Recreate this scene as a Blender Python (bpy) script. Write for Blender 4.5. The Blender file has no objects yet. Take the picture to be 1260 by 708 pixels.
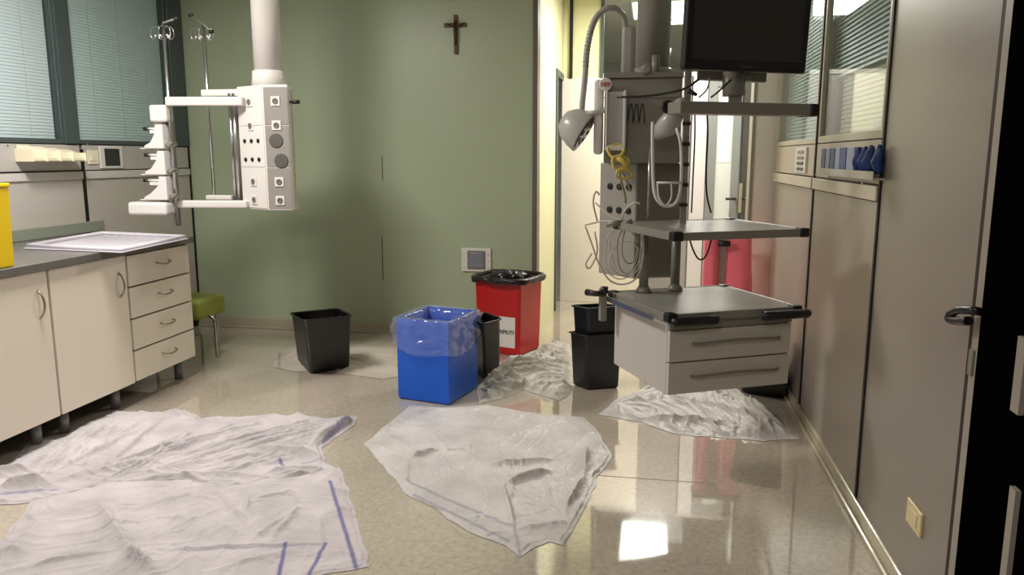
import bpy, bmesh, math, random
from mathutils import Vector, Matrix, noise
C = bpy.context.scene.collection
PI = math.pi
# ---------------- camera, world, lights, exposure ----------------
cam = bpy.data.cameras.new('camera'); co = bpy.data.objects.new('camera', cam); C.objects.link(co)
co.location = (0, 0, 1.45); co.rotation_euler = (math.radians(90 - 9.62), 0, math.radians(10.0))
cam.sensor_width = 36; cam.lens = 950 / 1260 * 36; cam.clip_start = 0.02
bpy.context.scene.camera = co
vs = bpy.context.scene.view_settings
vs.view_transform = 'Standard'; vs.look = 'None'; vs.gamma = 1; vs.use_curve_mapping = False; vs.exposure = 0.0
w = bpy.data.worlds.new('world'); bpy.context.scene.world = w; w.use_nodes = True
w.node_tree.nodes['Background'].inputs[0].default_value = (.9, .95, 1, 1); w.node_tree.nodes['Background'].inputs[1].default_value = .05
def area(name, loc, sx, sy, power, col, rot=(0, 0, 0)):
    l = bpy.data.lights.new(name, 'AREA'); l.shape = 'RECTANGLE'; l.size = sx; l.size_y = sy; l.energy = power; l.color = col
    o = bpy.data.objects.new(name, l); o.location = loc; o.rotation_euler = rot; C.objects.link(o); return o
WARM = (1, .90, .76)
area('ceiling_lamp_light', (-2.6, 3.2, 2.88), .6, .6, 84, (1, .95, .90))
area('entrance_fill_light', (-.5, -.3, 2.88), .6, .6, 28, (1, .95, .90))  # unseen fill behind the camera, added to brighten the pendant's drawer fronts
area('passage_lamp_light', (.2, 6.75, 2.88), .6, .6, 74, (1, .95, .87))
area('ward_lamp_light', (.06, 8.42, 2.90), .5, .8, 22, (1, .97, .88))

# ---------------- helpers ----------------
def srgb(*c):
    if max(c) > 1: c = [x / 255 for x in c]
    return tuple(((x + .055) / 1.055) ** 2.4 if x > .04045 else x / 12.92 for x in c)
MATS = {}
def mat(name, col, rough=.5, metal=0, var=.05, scale=30, bump=0, coat=0, bscale=None, spec=.5):
    if name in MATS: return MATS[name]
    m = bpy.data.materials.new(name); m.use_nodes = True; nt = m.node_tree; b = nt.nodes['Principled BSDF']
    b.inputs['Roughness'].default_value = rough; b.inputs['Metallic'].default_value = metal
    b.inputs['Coat Weight'].default_value = coat; b.inputs['Specular IOR Level'].default_value = spec
    tc = nt.nodes.new('ShaderNodeTexCoord'); n = nt.nodes.new('ShaderNodeTexNoise'); n.inputs['Scale'].default_value = scale; n.inputs['Detail'].default_value = 4
    nt.links.new(tc.outputs['Object'], n.inputs['Vector'])
    r = nt.nodes.new('ShaderNodeMapRange'); r.inputs['To Min'].default_value = 1 - var; r.inputs['To Max'].default_value = 1 + var
    nt.links.new(n.outputs['Fac'], r.inputs['Value'])
    mx = nt.nodes.new('ShaderNodeVectorMath'); mx.operation = 'SCALE'; mx.inputs[0].default_value = srgb(*col)
    nt.links.new(r.outputs[0], mx.inputs['Scale']); nt.links.new(mx.outputs[0], b.inputs['Base Color'])
    if bump:
        n2 = nt.nodes.new('ShaderNodeTexNoise'); n2.inputs['Scale'].default_value = bscale or scale; n2.inputs['Detail'].default_value = 5
        nt.links.new(tc.outputs['Object'], n2.inputs['Vector'])
        bp = nt.nodes.new('ShaderNodeBump'); bp.inputs['Strength'].default_value = bump; bp.inputs['Distance'].default_value = .01
        nt.links.new(n2.outputs['Fac'], bp.inputs['Height']); nt.links.new(bp.outputs[0], b.inputs['Normal'])
    MATS[name] = m; return m
def glass(name, tint, refl=1.0, haze=0.0, hazecol=(.8, .8, .8), rough=.02):
    m = bpy.data.materials.new(name); m.use_nodes = True; nt = m.node_tree
    for n in list(nt.nodes): nt.nodes.remove(n)
    out = nt.nodes.new('ShaderNodeOutputMaterial'); tr = nt.nodes.new('ShaderNodeBsdfTransparent'); tr.inputs[0].default_value = (*tint, 1)
    gl = nt.nodes.new('ShaderNodeBsdfGlossy'); gl.inputs['Roughness'].default_value = rough
    lw = nt.nodes.new('ShaderNodeLayerWeight'); lw.inputs[0].default_value = .5
    pw = nt.nodes.new('ShaderNodeMath'); pw.operation = 'POWER'; pw.inputs[1].default_value = 5; nt.links.new(lw.outputs['Facing'], pw.inputs[0])
    mu = nt.nodes.new('ShaderNodeMath'); mu.operation = 'MULTIPLY_ADD'; mu.inputs[1].default_value = .9*refl; mu.inputs[2].default_value = .045*refl; mu.use_clamp = True
    nt.links.new(pw.outputs[0], mu.inputs[0])
    base = tr
    if haze:
        df = nt.nodes.new('ShaderNodeBsdfDiffuse'); df.inputs[0].default_value = (*hazecol, 1)
        tl = nt.nodes.new('ShaderNodeBsdfTranslucent'); tl.inputs[0].default_value = (*hazecol, 1)
        ad = nt.nodes.new('ShaderNodeMixShader'); ad.inputs[0].default_value = .4; nt.links.new(df.outputs[0], ad.inputs[1]); nt.links.new(tl.outputs[0], ad.inputs[2])
        mh = nt.nodes.new('ShaderNodeMixShader'); mh.inputs[0].default_value = haze
        nt.links.new(tr.outputs[0], mh.inputs[1]); nt.links.new(ad.outputs[0], mh.inputs[2]); base = mh
    mx = nt.nodes.new('ShaderNodeMixShader'); nt.links.new(mu.outputs[0], mx.inputs[0]); nt.links.new(base.outputs[0], mx.inputs[1]); nt.links.new(gl.outputs[0], mx.inputs[2])
    nt.links.new(mx.outputs[0], out.inputs[0]); MATS[name] = m; return m
def emit(name, col, s):
    m = bpy.data.materials.new(name); m.use_nodes = True; b = m.node_tree.nodes['Principled BSDF']
    b.inputs['Base Color'].default_value = (*col, 1); b.inputs['Emission Color'].default_value = (*col, 1); b.inputs['Emission Strength'].default_value = s; return m
class MB:
    def __init__(s): s.b = bmesh.new()
    def box(s, x0, x1, y0, y1, z0, z1):
        v = [s.b.verts.new(p) for p in [(x0,y0,z0),(x1,y0,z0),(x1,y1,z0),(x0,y1,z0),(x0,y0,z1),(x1,y0,z1),(x1,y1,z1),(x0,y1,z1)]]
        for f in [(3,2,1,0),(4,5,6,7),(0,1,5,4),(1,2,6,5),(2,3,7,6),(3,0,4,7)]: s.b.faces.new([v[i] for i in f])
        return s
    def obox(s, o, u, v, w):      # corner and three edge vectors
        o, u, v, w = map(Vector, (o, u, v, w))
        p = [o, o+u, o+u+v, o+v, o+w, o+u+w, o+u+v+w, o+v+w]; q = [s.b.verts.new(a) for a in p]
        fs = [s.b.faces.new([q[i] for i in f]) for f in [(3,2,1,0),(4,5,6,7),(0,1,5,4),(1,2,6,5),(2,3,7,6),(3,0,4,7)]]
        if u.cross(v).dot(w) < 0: bmesh.ops.reverse_faces(s.b, faces=fs)
        return s
    def prism(s, poly, z0, z1, poly2=None):
        poly2 = poly2 or poly
        a = [s.b.verts.new((p[0], p[1], z0)) for p in poly]; b = [s.b.verts.new((p[0], p[1], z1)) for p in poly2]; n = len(poly)
        fs = [s.b.faces.new(a[::-1]), s.b.faces.new(b)] + [s.b.faces.new([a[i], a[(i+1) % n], b[(i+1) % n], b[i]]) for i in range(n)]
        bmesh.ops.recalc_face_normals(s.b, faces=fs); return s
    def tube(s, pts, r, seg=10, closed=False):
        P = [Vector(p) for p in pts]; n = len(P); rings = []; up = None
        for i, p in enumerate(P):
            if closed: t = (P[(i+1) % n] - P[i-1]).normalized()
            else: t = (P[min(i+1, n-1)] - P[max(i-1, 0)]).normalized()
            if up is None: up = t.orthogonal().normalized()
            else: up = (up - t * up.dot(t)).normalized()
            si = t.cross(up); rr = r[i] if isinstance(r, (list, tuple)) else r
            rings.append([s.b.verts.new(p + (up * math.cos(a) + si * math.sin(a)) * rr) for a in [2*PI*k/seg for k in range(seg)]])
        for i in range(n if closed else n-1):
            A, B = rings[i], rings[(i+1) % n]
            for k in range(seg): s.b.faces.new([A[k], A[(k+1) % seg], B[(k+1) % seg], B[k]]).smooth = True
        if not closed: s.b.faces.new(rings[0][::-1]); s.b.faces.new(rings[-1])
        return s
    def cyl(s, a, b, r, seg=20, r2=None): return s.tube([a, b], [r, r if r2 is None else r2], seg)
    def lathe(s, c, axis, prof, seg=28):
        ax = Vector(axis).normalized(); up = ax.orthogonal().normalized(); si = ax.cross(up); c = Vector(c); rings = []
        for (d, r) in prof: rings.append([s.b.verts.new(c + ax*d + (up*math.cos(a) + si*math.sin(a))*r) for a in [2*PI*k/seg for k in range(seg)]])
        for A, B in zip(rings, rings[1:]):
            for k in range(seg): s.b.faces.new([A[k], A[(k+1) % seg], B[(k+1) % seg], B[k]]).smooth = True
        s.b.faces.new(rings[0][::-1]); s.b.faces.new(rings[-1]); return s
def smooth_path(pts, n=8):
    P = [Vector(p) for p in pts]; P = [P[0]*2-P[1]] + P + [P[-1]*2-P[-2]]; out = []
    for i in range(1, len(P)-2):
        for k in range(n):
            t = k/n; a, b, c, d = P[i-1:i+3]
            out.append(.5*((2*b) + (c-a)*t + (2*a-5*b+4*c-d)*t*t + (3*b-3*c+d-a)*t**3))
    out.append(P[-2]); return out
def obj(name, mb, m, parent=None, bevel=0, seg=2):
    me = bpy.data.meshes.new(name); b = mb.b if isinstance(mb, MB) else mb
    if parent is None:
        xs = [v.co for v in b.verts]; lo = [min(p[i] for p in xs) for i in range(3)]; hi = [max(p[i] for p in xs) for i in range(3)]
        off = Vector(((lo[0]+hi[0])/2, (lo[1]+hi[1])/2, lo[2]))
    else:
        off = Vector((0,0,0)); q = parent
        while q: off += q.location; q = q.parent
    bmesh.ops.translate(b, verts=b.verts[:], vec=-off)
    b.to_mesh(me); b.free(); me.materials.append(m)
    o = bpy.data.objects.new(name, me); C.objects.link(o)
    if parent: o.parent = parent
    else: o.location = off
    if bevel:
        bv = o.modifiers.new('bevel', 'BEVEL'); bv.width = bevel; bv.segments = seg; bv.limit_method = 'ANGLE'; bv.angle_limit = .6
    return o
def tag(o, label, cat, group=None):
    o['label'] = label; o['category'] = cat
    if group: o['group'] = group
    return o
def thing(name, loc, label, cat, group=None):
    o = bpy.data.objects.new(name, None); o.empty_display_size = .05; C.objects.link(o); o.location = loc; return tag(o, label, cat, group)
def struct(name, mb, m, parent=None, bevel=0):
    o = obj(name, mb, m, parent, bevel)
    if parent is None: o['kind'] = 'structure'
    return o
def text(name, s, size, loc, xdir, updir, m, parent, shear=0):
    cu = bpy.data.curves.new(name, 'FONT'); cu.body = s; cu.size = size; cu.extrude = .0006; cu.align_x = 'CENTER'; cu.align_y = 'CENTER'; cu.shear = shear; cu.offset = size*.02
    t = bpy.data.objects.new('tmp', cu); C.objects.link(t); bpy.context.view_layer.update()
    me = bpy.data.meshes.new_from_object(t.evaluated_get(bpy.context.evaluated_depsgraph_get())); bpy.data.objects.remove(t)
    x = Vector(xdir).normalized(); y = Vector(updir).normalized(); z = x.cross(y)
    M = Matrix((x, y, z)).transposed().to_4x4(); off = Vector((0,0,0)); q = parent
    while q: off += q.location; q = q.parent
    M.translation = Vector(loc) - off; me.transform(M); me.materials.clear(); me.materials.append(m)
    o = bpy.data.objects.new(name, me); C.objects.link(o); o.parent = parent; return o

# ---------------- materials ----------------
def floor_material():
    m = bpy.data.materials.new('speckled_floor'); m.use_nodes = True; nt = m.node_tree; b = nt.nodes['Principled BSDF']; L = nt.links.new
    tc = nt.nodes.new('ShaderNodeTexCoord')
    big = nt.nodes.new('ShaderNodeTexNoise'); big.inputs['Scale'].default_value = 1.6; big.inputs['Detail'].default_value = 5
    sm = nt.nodes.new('ShaderNodeTexNoise'); sm.inputs['Scale'].default_value = 40; sm.inputs['Detail'].default_value = 3
    vo = nt.nodes.new('ShaderNodeTexVoronoi'); vo.inputs['Scale'].default_value = 70
    for n in (big, sm, vo): L(tc.outputs['Object'], n.inputs['Vector'])
    cr = nt.nodes.new('ShaderNodeValToRGB'); e = cr.color_ramp.elements
    e[0].position = .35; e[0].color = (*srgb(186, 174, 158), 1); e[1].position = .7; e[1].color = (*srgb(202, 191, 175), 1)
    L(sm.outputs['Fac'], cr.inputs[0])
    lt = nt.nodes.new('ShaderNodeMath'); lt.operation = 'LESS_THAN'; lt.inputs[1].default_value = .24; L(vo.outputs['Distance'], lt.inputs[0])
    sp = nt.nodes.new('ShaderNodeSeparateColor'); L(vo.outputs['Color'], sp.inputs[0])
    ltb = nt.nodes.new('ShaderNodeMath'); ltb.operation = 'LESS_THAN'; ltb.inputs[1].default_value = .38; L(sp.outputs[0], ltb.inputs[0])
    mm = nt.nodes.new('ShaderNodeMath'); mm.operation = 'MULTIPLY'; L(lt.outputs[0], mm.inputs[0]); L(ltb.outputs[0], mm.inputs[1])
    mf = nt.nodes.new('ShaderNodeMath'); mf.operation = 'MULTIPLY'; mf.inputs[1].default_value = .5; L(mm.outputs[0], mf.inputs[0])
    mx = nt.nodes.new('ShaderNodeMix'); mx.data_type = 'RGBA'; L(mf.outputs[0], mx.inputs[0]); L(cr.outputs[0], mx.inputs[6]); mx.inputs[7].default_value = (*srgb(120, 104, 84), 1)
    mr = nt.nodes.new('ShaderNodeMapRange'); mr.inputs['From Min'].default_value = .3; mr.inputs['From Max'].default_value = .7; mr.inputs['To Min'].default_value = .82; mr.inputs['To Max'].default_value = 1.06; L(big.outputs['Fac'], mr.inputs[0])
    sc = nt.nodes.new('ShaderNodeVectorMath'); sc.operation = 'SCALE'; L(mx.outputs[2], sc.inputs[0]); L(mr.outputs[0], sc.inputs['Scale']); L(sc.outputs[0], b.inputs['Base Color'])
    rr = nt.nodes.new('ShaderNodeMapRange'); rr.inputs['From Min'].default_value = .35; rr.inputs['From Max'].default_value = .75; rr.inputs['To Min'].default_value = .03; rr.inputs['To Max'].default_value = .11; L(big.outputs['Fac'], rr.inputs[0]); L(rr.outputs[0], b.inputs['Roughness'])
    b.inputs['Specular IOR Level'].default_value = .8; b.inputs['Coat Weight'].default_value = .7; b.inputs['Coat Roughness'].default_value = .025
    bn = nt.nodes.new('ShaderNodeTexNoise'); bn.inputs['Scale'].default_value = 2.2; bn.inputs['Detail'].default_value = 2; L(tc.outputs['Object'], bn.inputs['Vector'])
    bp = nt.nodes.new('ShaderNodeBump'); bp.inputs['Strength'].default_value = .05; bp.inputs['Distance'].default_value = .02; L(bn.outputs['Fac'], bp.inputs['Height']); L(bp.outputs[0], b.inputs['Normal'])
    return m
def cloth_material(name, col, stripe, rough=.85, spec=.2):
    m = bpy.data.materials.new(name); m.use_nodes = True; nt = m.node_tree; b = nt.nodes['Principled BSDF']; L = nt.links.new
    b.inputs['Roughness'].default_value = rough; b.inputs['Specular IOR Level'].default_value = spec
    at = nt.nodes.new('ShaderNodeAttribute'); at.attribute_name = 'stripe'
    tc = nt.nodes.new('ShaderNodeTexCoord'); n = nt.nodes.new('ShaderNodeTexNoise'); n.inputs['Scale'].default_value = 5; n.inputs['Detail'].default_value = 6; L(tc.outputs['Object'], n.inputs['Vector'])
    cr = nt.nodes.new('ShaderNodeValToRGB'); e = cr.color_ramp.elements; d = [x*.9 for x in col]
    e[0].position = .35; e[0].color = (*srgb(*d), 1); e[1].position = .65; e[1].color = (*srgb(*col), 1); L(n.outputs['Fac'], cr.inputs[0])
    mx = nt.nodes.new('ShaderNodeMix'); mx.data_type = 'RGBA'; L(at.outputs['Fac'], mx.inputs[0]); L(cr.outputs[0], mx.inputs[6]); mx.inputs[7].default_value = (*srgb(*stripe), 1); L(mx.outputs[2], b.inputs['Base Color'])
    n2 = nt.nodes.new('ShaderNodeTexNoise'); n2.inputs['Scale'].default_value = 20; n2.inputs['Detail'].default_value = 6; n2.inputs['Distortion'].default_value = 1.2; L(tc.outputs['Object'], n2.inputs['Vector'])
    bp = nt.nodes.new('ShaderNodeBump'); bp.inputs['Strength'].default_value = .7; bp.inputs['Distance'].default_value = .01; L(n2.outputs['Fac'], bp.inputs['Height']); L(bp.outputs[0], b.inputs['Normal'])
    return m
FLOOR = floor_material()
GREEN = mat('green_paint', (172, 184, 154), .38, var=.04, scale=1.2, bump=.03, bscale=60)
CREAM = mat('cream_panel', (236, 231, 216), .45, var=.02, scale=2)
YCREAM = mat('yellow_cream_paint', (226, 226, 184), .5, var=.03, scale=2)
GREYPANEL = mat('warm_grey_panel', (146, 138, 129), .38, var=.03, scale=1.5, bump=.02, bscale=40)
LGREY = mat('light_grey_panel', (182, 178, 170), .4, var=.03, scale=2)
WHITE = mat('white_plastic', (226, 222, 218), .35, var=.02)
OFFWHITE = mat('off_white_enamel', (222, 217, 212), .3, var=.02)
PENDG = mat('pendant_grey_enamel', (150, 146, 138), .35, var=.03)
MIDG = mat('mid_grey_enamel', (134, 131, 122), .35, var=.03)
DARKG = mat('dark_grey_frame', (72, 84, 84), .35, var=.05)
BLACK = mat('black_plastic', (22, 22, 22), .35, var=.1)
GASKET = mat('black_gasket', (14, 13, 12), .6, var=.1)
BLACKBIN = mat('black_bin_plastic', (20, 21, 21), .38, var=.08)
CHROME = mat('brushed_steel', (200, 200, 200), .22, 1, var=.05, scale=60)
CEIL = mat('ceiling_paint', (225, 222, 212), .8, var=.02)
CAB = mat('cream_laminate', (234, 225, 208), .4, var=.025, scale=9)
CABEDGE = mat('brown_edge', (70, 58, 50), .6, var=.1)
COUNTER = mat('grey_mottled_worktop', (100, 97, 93), .25, var=.22, scale=6, bump=.02)
SPLASH = mat('grey_green_splashback', (142, 148, 134), .35, var=.04)
NICKEL = mat('nickel_handle', (170, 160, 145), .3, 1, var=.05)
SLAT1 = mat('pale_blind_slat', (228, 230, 238), .45, var=.03)
SLAT2 = mat('grey_teal_blind_slat', (222, 232, 236), .45, var=.03)
SLAT3 = mat('cream_blind_slat', (248, 244, 222), .5, var=.02)
GLASS = glass('window_glass', (.93, .97, .96), .8)
BLUE = mat('blue_bin_plastic', (8, 90, 206), .35, var=.05, scale=8)
RED = mat('red_bin_plastic', (186, 22, 26), .32, var=.05, scale=8)
YELLOW = mat('yellow_plastic', (240, 205, 10), .35, var=.04)
LIME = mat('lime_vinyl', (150, 160, 72), .45, var=.05)
PINK = mat('pink_bag_film', (255, 122, 140), .3, var=.06, bump=.4, scale=9)
WOOD = mat('brown_wood', (96, 60, 36), .5, var=.25, scale=40)
GLOVEBLUE = mat('blue_nitrile', (24, 60, 128), .5, var=.2, scale=40)
PALEBLUE = mat('pale_blue_card', (150, 160, 196), .5, var=.1, scale=30)
YTUBE = mat('yellow_tubing', (208, 188, 92), .35, var=.1)
SCREEN = mat('dark_screen', (46, 48, 44), .18, var=.03)
LINERB = mat('black_bag_film', (34, 26, 26), .28, var=.2, bump=.5, scale=16)
REDINK = mat('red_ink', (170, 24, 30), .5); BLACKINK = mat('black_ink', (30, 30, 32), .5); PAPER = mat('white_paper', (225, 222, 215), .7, var=.03)
BROWNG = mat('corner_profile_grey', (104, 96, 88), .4, var=.04)
SPEAK = mat('grey_mesh_grille', (86, 84, 80), .6, var=.3, scale=180)
LAMPGREY = mat('lamp_grey_enamel', (178, 176, 170), .3, var=.03)
CABLEW = mat('pale_cable', (205, 200, 188), .4, var=.05)

# ---------------- setting ----------------
XL, XR, YB, ZC = -3.80, .873, 6.0, 2.95
struct('floor', MB().box(-4.1, 3.2, -1.3, 13.2, -.1, 0), FLOOR)
ceil = struct('ceiling', MB().box(-4.1, 3.2, -1.3, 13.2, ZC, ZC+.1), CEIL)
struct('wall_green', MB().box(-3.93, -.862, YB, YB+.12, .0, ZC), GREEN)
struct('baseboard_green', MB().box(-3.8, -.89, YB-.012, YB, 0, .09).box(-3.8, -.89, YB-.03, YB-.012, 0, .02), mat('skirting_beige', (176, 166, 146), .25, var=.05), bevel=.004)
struct('trim_1', MB().box(-.895, -.858, YB-.014, YB+.13, 0, ZC), BROWNG)
struct('trim_2', MB().box((-2.136, 6.000, 0.816)[0]-.003, (-2.136, 6.000, 0.816)[0]+.003, YB-.004, YB, (-2.132, 6.000, 0.447)[2], (-2.122, 6.000, 0.803)[2]).box((-2.116, 6.000, 1.469)[0]-.003, (-2.116, 6.000, 1.469)[0]+.003, YB-.004, YB, (-2.122, 6.000, 1.263)[2], (-2.117, 6.000, 1.456)[2]), BROWNG)
struct('wall_side', MB().box(-.98, -.862, YB+.12, 7.2, 0, ZC).box(-.98, -.862, 7.2, 7.7, 2.22, ZC), YCREAM)
# side door in the passage
struct('door_1', MB().box(-1.02, -.95, 7.2, 7.7, 0, 2.2), mat('blue_grey_door', (82, 92, 104), .4))
struct('trim_3', MB().box(-.96, -.845, 7.18, 7.24, 0, 2.24).box(-.96, -.845, 7.24, 7.7, 2.18, 2.24), DARKG, bevel=.004)
struct('wall_behind', MB().box(-4.1, 3.2, -1.3, -1.2, 0, ZC), LGREY)
# left wall
struct('wall_left', MB().box(-4.1, -3.93, -1.2, 6.12, 0, ZC).box(-3.93, XL, -1.2, 3.0, 0, ZC), LGREY)
lp = struct('wall_left_lower', MB().box(-3.93, -3.83, 3.0, 6.0, 0, 1.53), BLACK)
for (a, b) in ((3.0, 4.715), (4.75, 5.97)):
    obj('panel', MB().box(-3.83, XL, a, b, .08, 1.30), mat('left_panel_grey', (190, 184, 176), .35, var=.03, scale=2), lp, .002)
    obj('rail', MB().box(-3.83, XL+.012, a, b, 1.30, 1.352), mat('pale_rail', (205, 202, 196), .35, var=.02), lp, .003)
    obj('service_panel', MB().box(-3.83, XL, a, b, 1.36, 1.528), mat('service_panel_grey', (186, 182, 176), .4, var=.03, scale=3), lp, .002)
obj('gasket', MB().box(-3.83, XL+.002, 4.718, 4.747, .08, 1.50), GASKET, lp)
obj('gasket', MB().box(-3.83, XL+.003, 5.972, 5.995, .08, 1.53), GASKET, lp)
obj('gasket', MB().box(-3.83, XL+.0135, 3.0, 4.72, 1.3525, 1.3595), GASKET, lp)
for i, (u, v) in enumerate([(-3.800, 4.117, 1.513), (-3.800, 5.147, 1.520), (-3.800, 5.148, 1.391), (-3.800, 6.031, 1.511)] and [((-3.800, 4.112, 1.517)[1:]), ((-3.800, 5.166, 1.526)[1:]), ((-3.800, 5.148, 1.385)[1:]), ((-3.800, 6.010, 1.531)[1:]), ((-3.800, 4.796, 1.532)[1:])]):
    obj('screw', MB().cyl((XL-.002, u, v), (XL+.004, u, v), .006, 10), CHROME, lp)
def window_side(name, X, s, y0, y1, z0, z1, slat, pitch, tilt, n0=None, inner=None, framecol=None, ft=.03, zslat=None):
    """a glazed window in a side wall; s=+1 glass faces +X"""
    f = MB(); fc = framecol or DARKG
    f.box(min(X, X-s*.08), max(X, X-s*.08), y0, y1, z0, z0+ft); f.box(min(X, X-s*.08), max(X, X-s*.08), y0, y1, z1-ft, z1)
    f.box(min(X, X-s*.08), max(X, X-s*.08), y0, y0+ft, z0+ft, z1-ft); f.box(min(X, X-s*.08), max(X, X-s*.08), y1-ft, y1, z0+ft, z1-ft)
    o = struct(name, f, fc, None, .003)
    g = MB().box(X-s*.018-.003, X-s*.018+.003, y0+ft, y1-ft, z0+ft, z1-ft); obj('pane', g, GLASS, o)
    m = MB(); z = (zslat or z0+ft) + .012; h = .012
    while z < z1-ft:
        a = Vector((X-s*.05, 0, z)); d = Vector((math.cos(tilt)*.0115*s, 0, -math.sin(tilt)*.0115))
        m.obox((a.x-d.x, y0+ft+.01, a.z-d.z), (2*d.x, 0, 2*d.z), (0, y1-y0-2*ft-.02, 0), (.0006, 0, .0008)); z += pitch
    sl = obj('blind_slats', m, slat, o); sl['kind'] = 'stuff'
    m = MB()
    for yy in (y0+.25, (y0+y1)/2, y1-.25): m.box(X-s*.036-.0005, X-s*.036+.0005, yy-.0008, yy+.0008, (zslat or z0+ft), z1-ft)
    obj('ladder_cord', m, WHITE, o)
    return o
window_side('window_1', XL, 1, 3.0, 4.60, 1.535, 2.90, SLAT1, .0205, 1.40)
window_side('window_2', XL, 1, 4.70, 5.80, 1.535, 2.90, SLAT2, .0205, 1.40)
struct('trim_4', MB().box(-3.88, XL+.012, 4.585, 4.715, 1.535, ZC).box(-3.88, XL+.012, 5.80, 5.995, 1.535, ZC).box(-3.93, -3.885, 3.0, 6.0, 1.53, ZC), DARKG, bevel=.004)
# right wall
rw = struct('wall_right', MB().box(1.05, 1.15, -1.2, 5.9, 0, ZC).box(XR+.03, 1.05, -1.2, 2.1, 0, ZC), mat('right_wall_core', (60, 56, 52), .6))
struct('wall_right_lower', MB().box(XR+.03, 1.05, 2.0, 5.8, 0, 1.52).box(XR+.03, 1.05, 2.0, 3.17, 1.52, ZC), BLACK)
rp = struct('wall_right_panels', MB().box(XR, XR+.03, 2.235, 3.165, .07, ZC), GREYPANEL, bevel=.002)
for (a, b) in ((3.19, 4.39), (4.42, 5.75)):
    obj('panel', MB().box(XR, XR+.03, a, b, .07, 1.275), mat('right_panel_grey', (168, 158, 148), .4, var=.03, scale=2), rp, .002)
    obj('rail', MB().box(XR-.014, XR+.03, a, b, 1.28, 1.338), mat('cream_rail', (208, 198, 180), .35, var=.02), rp, .003)
    obj('service_panel', MB().box(XR, XR+.03, a, b, 1.346, 1.515), mat('service_panel_warm', (196, 184, 166), .4, var=.03), rp, .002)
obj('gasket', MB().box(XR-.006, XR+.002, 4.392, 4.418, .075, ZC), GASKET, rp)
obj('gasket', MB().box(XR-.006, XR+.002, 3.166, 3.189, .075, ZC), GASKET, rp)
obj('gasket', MB().box(XR-.004, XR+.002, 2.215, 2.235, 0, ZC), mat('brown_gasket', (44, 26, 20), .6), rp)
obj('door_frame_strip', MB().box(XR-.004, XR+.01, 2.165, 2.213, 0, ZC), mat('frame_strip_grey', (158, 150, 140), .4), rp)
for (y, z) in [(0.873, 4.235, 1.479)[1:], (0.873, 3.566, 1.488)[1:], (0.873, 4.065, 1.347)[1:], (0.873, 3.433, 1.340)[1:], (0.873, 4.397, 1.356)[1:]]:
    obj('screw', MB().cyl((XR-.004, y, z), (XR+.002, y, z), .006, 10), CHROME, rp)
struct('baseboard_right', MB().prism([(XR, 0), (XR-.002, 0), (XR-.002, 0)], 0, 0.001) and MB().box(XR-.012, XR+.03, 2.17, 5.8, 0, .068).box(XR-.03, XR-.012, 2.17, 5.8, 0, .018), mat('glossy_cove_beige', (196, 186, 164), .12, var=.05, scale=8), bevel=.008)
fr4 = mat('pale_window_frame', (196, 190, 172), .4)
w4 = window_side('window_4', XR, -1, 3.20, 4.385, 1.52, 2.90, SLAT2, .0215, 1.15, framecol=fr4, zslat=1.84, ft=.035)
obj('cream_blind', MB().box(.955, .962, 3.24, 4.20, 1.555, 1.90), SLAT3, w4)
m = MB(); z = 1.57
while z < 1.84: m.obox((.938, 3.24, z), (.004, 0, .018), (0, .95, 0), (.001, 0, 0)); z += .022
o = obj('cream_slats', m, SLAT3, w4); o['kind'] = 'stuff'
obj('blind_cassette', MB().box(.925, .94, 3.25, 3.55, 1.575, 1.60), SLAT2, w4)
window_side('window_3', XR, -1, 4.425, 5.75, 1.52, 2.90, SLAT2, .0215, 1.25, framecol=fr4)
struct('wall_pier', MB().box((0.727, 5.800, 1.410)[0], 1.0, 5.8, 5.95, 0, ZC).box(.95, 2.0, 5.95, 6.02, 0, ZC), CREAM, bevel=.002)
struct('trim_5', MB().box((0.727, 5.800, 1.410)[0]-.02, (0.727, 5.800, 1.410)[0]-.001, 5.79, 5.96, 0, ZC), mat('aluminium_profile', (150, 146, 130), .35), bevel=.002)
struct('wall_passage', MB().box(1.9, 2.0, 6.02, 13, 0, ZC), CREAM)
# far partition at the end of the passage
YF = 7.7
fp = struct('wall_far', MB().box(-.862, -.04, YF, YF+.05, 0, 2.2), CREAM, bevel=.003)
obj('upper_panel', MB().box(-.862, (-0.491, 7.700, 2.545)[0], YF+.012, YF+.05, 2.2, ZC), YCREAM, fp)
obj('post', MB().box((-0.795, 7.700, 2.552)[0], (-0.763, 7.700, 2.552)[0], YF-.01, YF+.02, 2.2, ZC), BLACK, fp)
obj('post', MB().box((-0.499, 7.700, 2.545)[0], (-0.468, 7.700, 2.544)[0], YF-.01, YF+.05, 2.2, ZC), DARKG, fp)
obj('transom', MB().box((-0.468, 7.700, 2.544)[0], 1.9, YF, YF+.05, 2.2, 2.24), LGREY, fp)
obj('grey_panel', MB().box(-.035, (0.371, 7.700, 1.396)[0], YF+.01, YF+.05, 0, 2.2), mat('lilac_grey_panel', (150, 147, 146), .35), fp)
obj('white_panel', MB().box((0.386, 7.700, 1.396)[0], (0.523, 7.700, 1.396)[0], YF, YF+.05, 0, 2.2), mat('lilac_white_panel', (205, 202, 204), .4), fp)
obj('right_panel', MB().box((0.965, 7.700, 1.397)[0], 1.9, YF, YF+.05, 0, 2.2), CREAM, fp)
struct('window_5', MB().box((-0.468, 7.700, 2.544)[0], 1.9, YF+.02, YF+.026, 2.24, ZC), GLASS)
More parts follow.
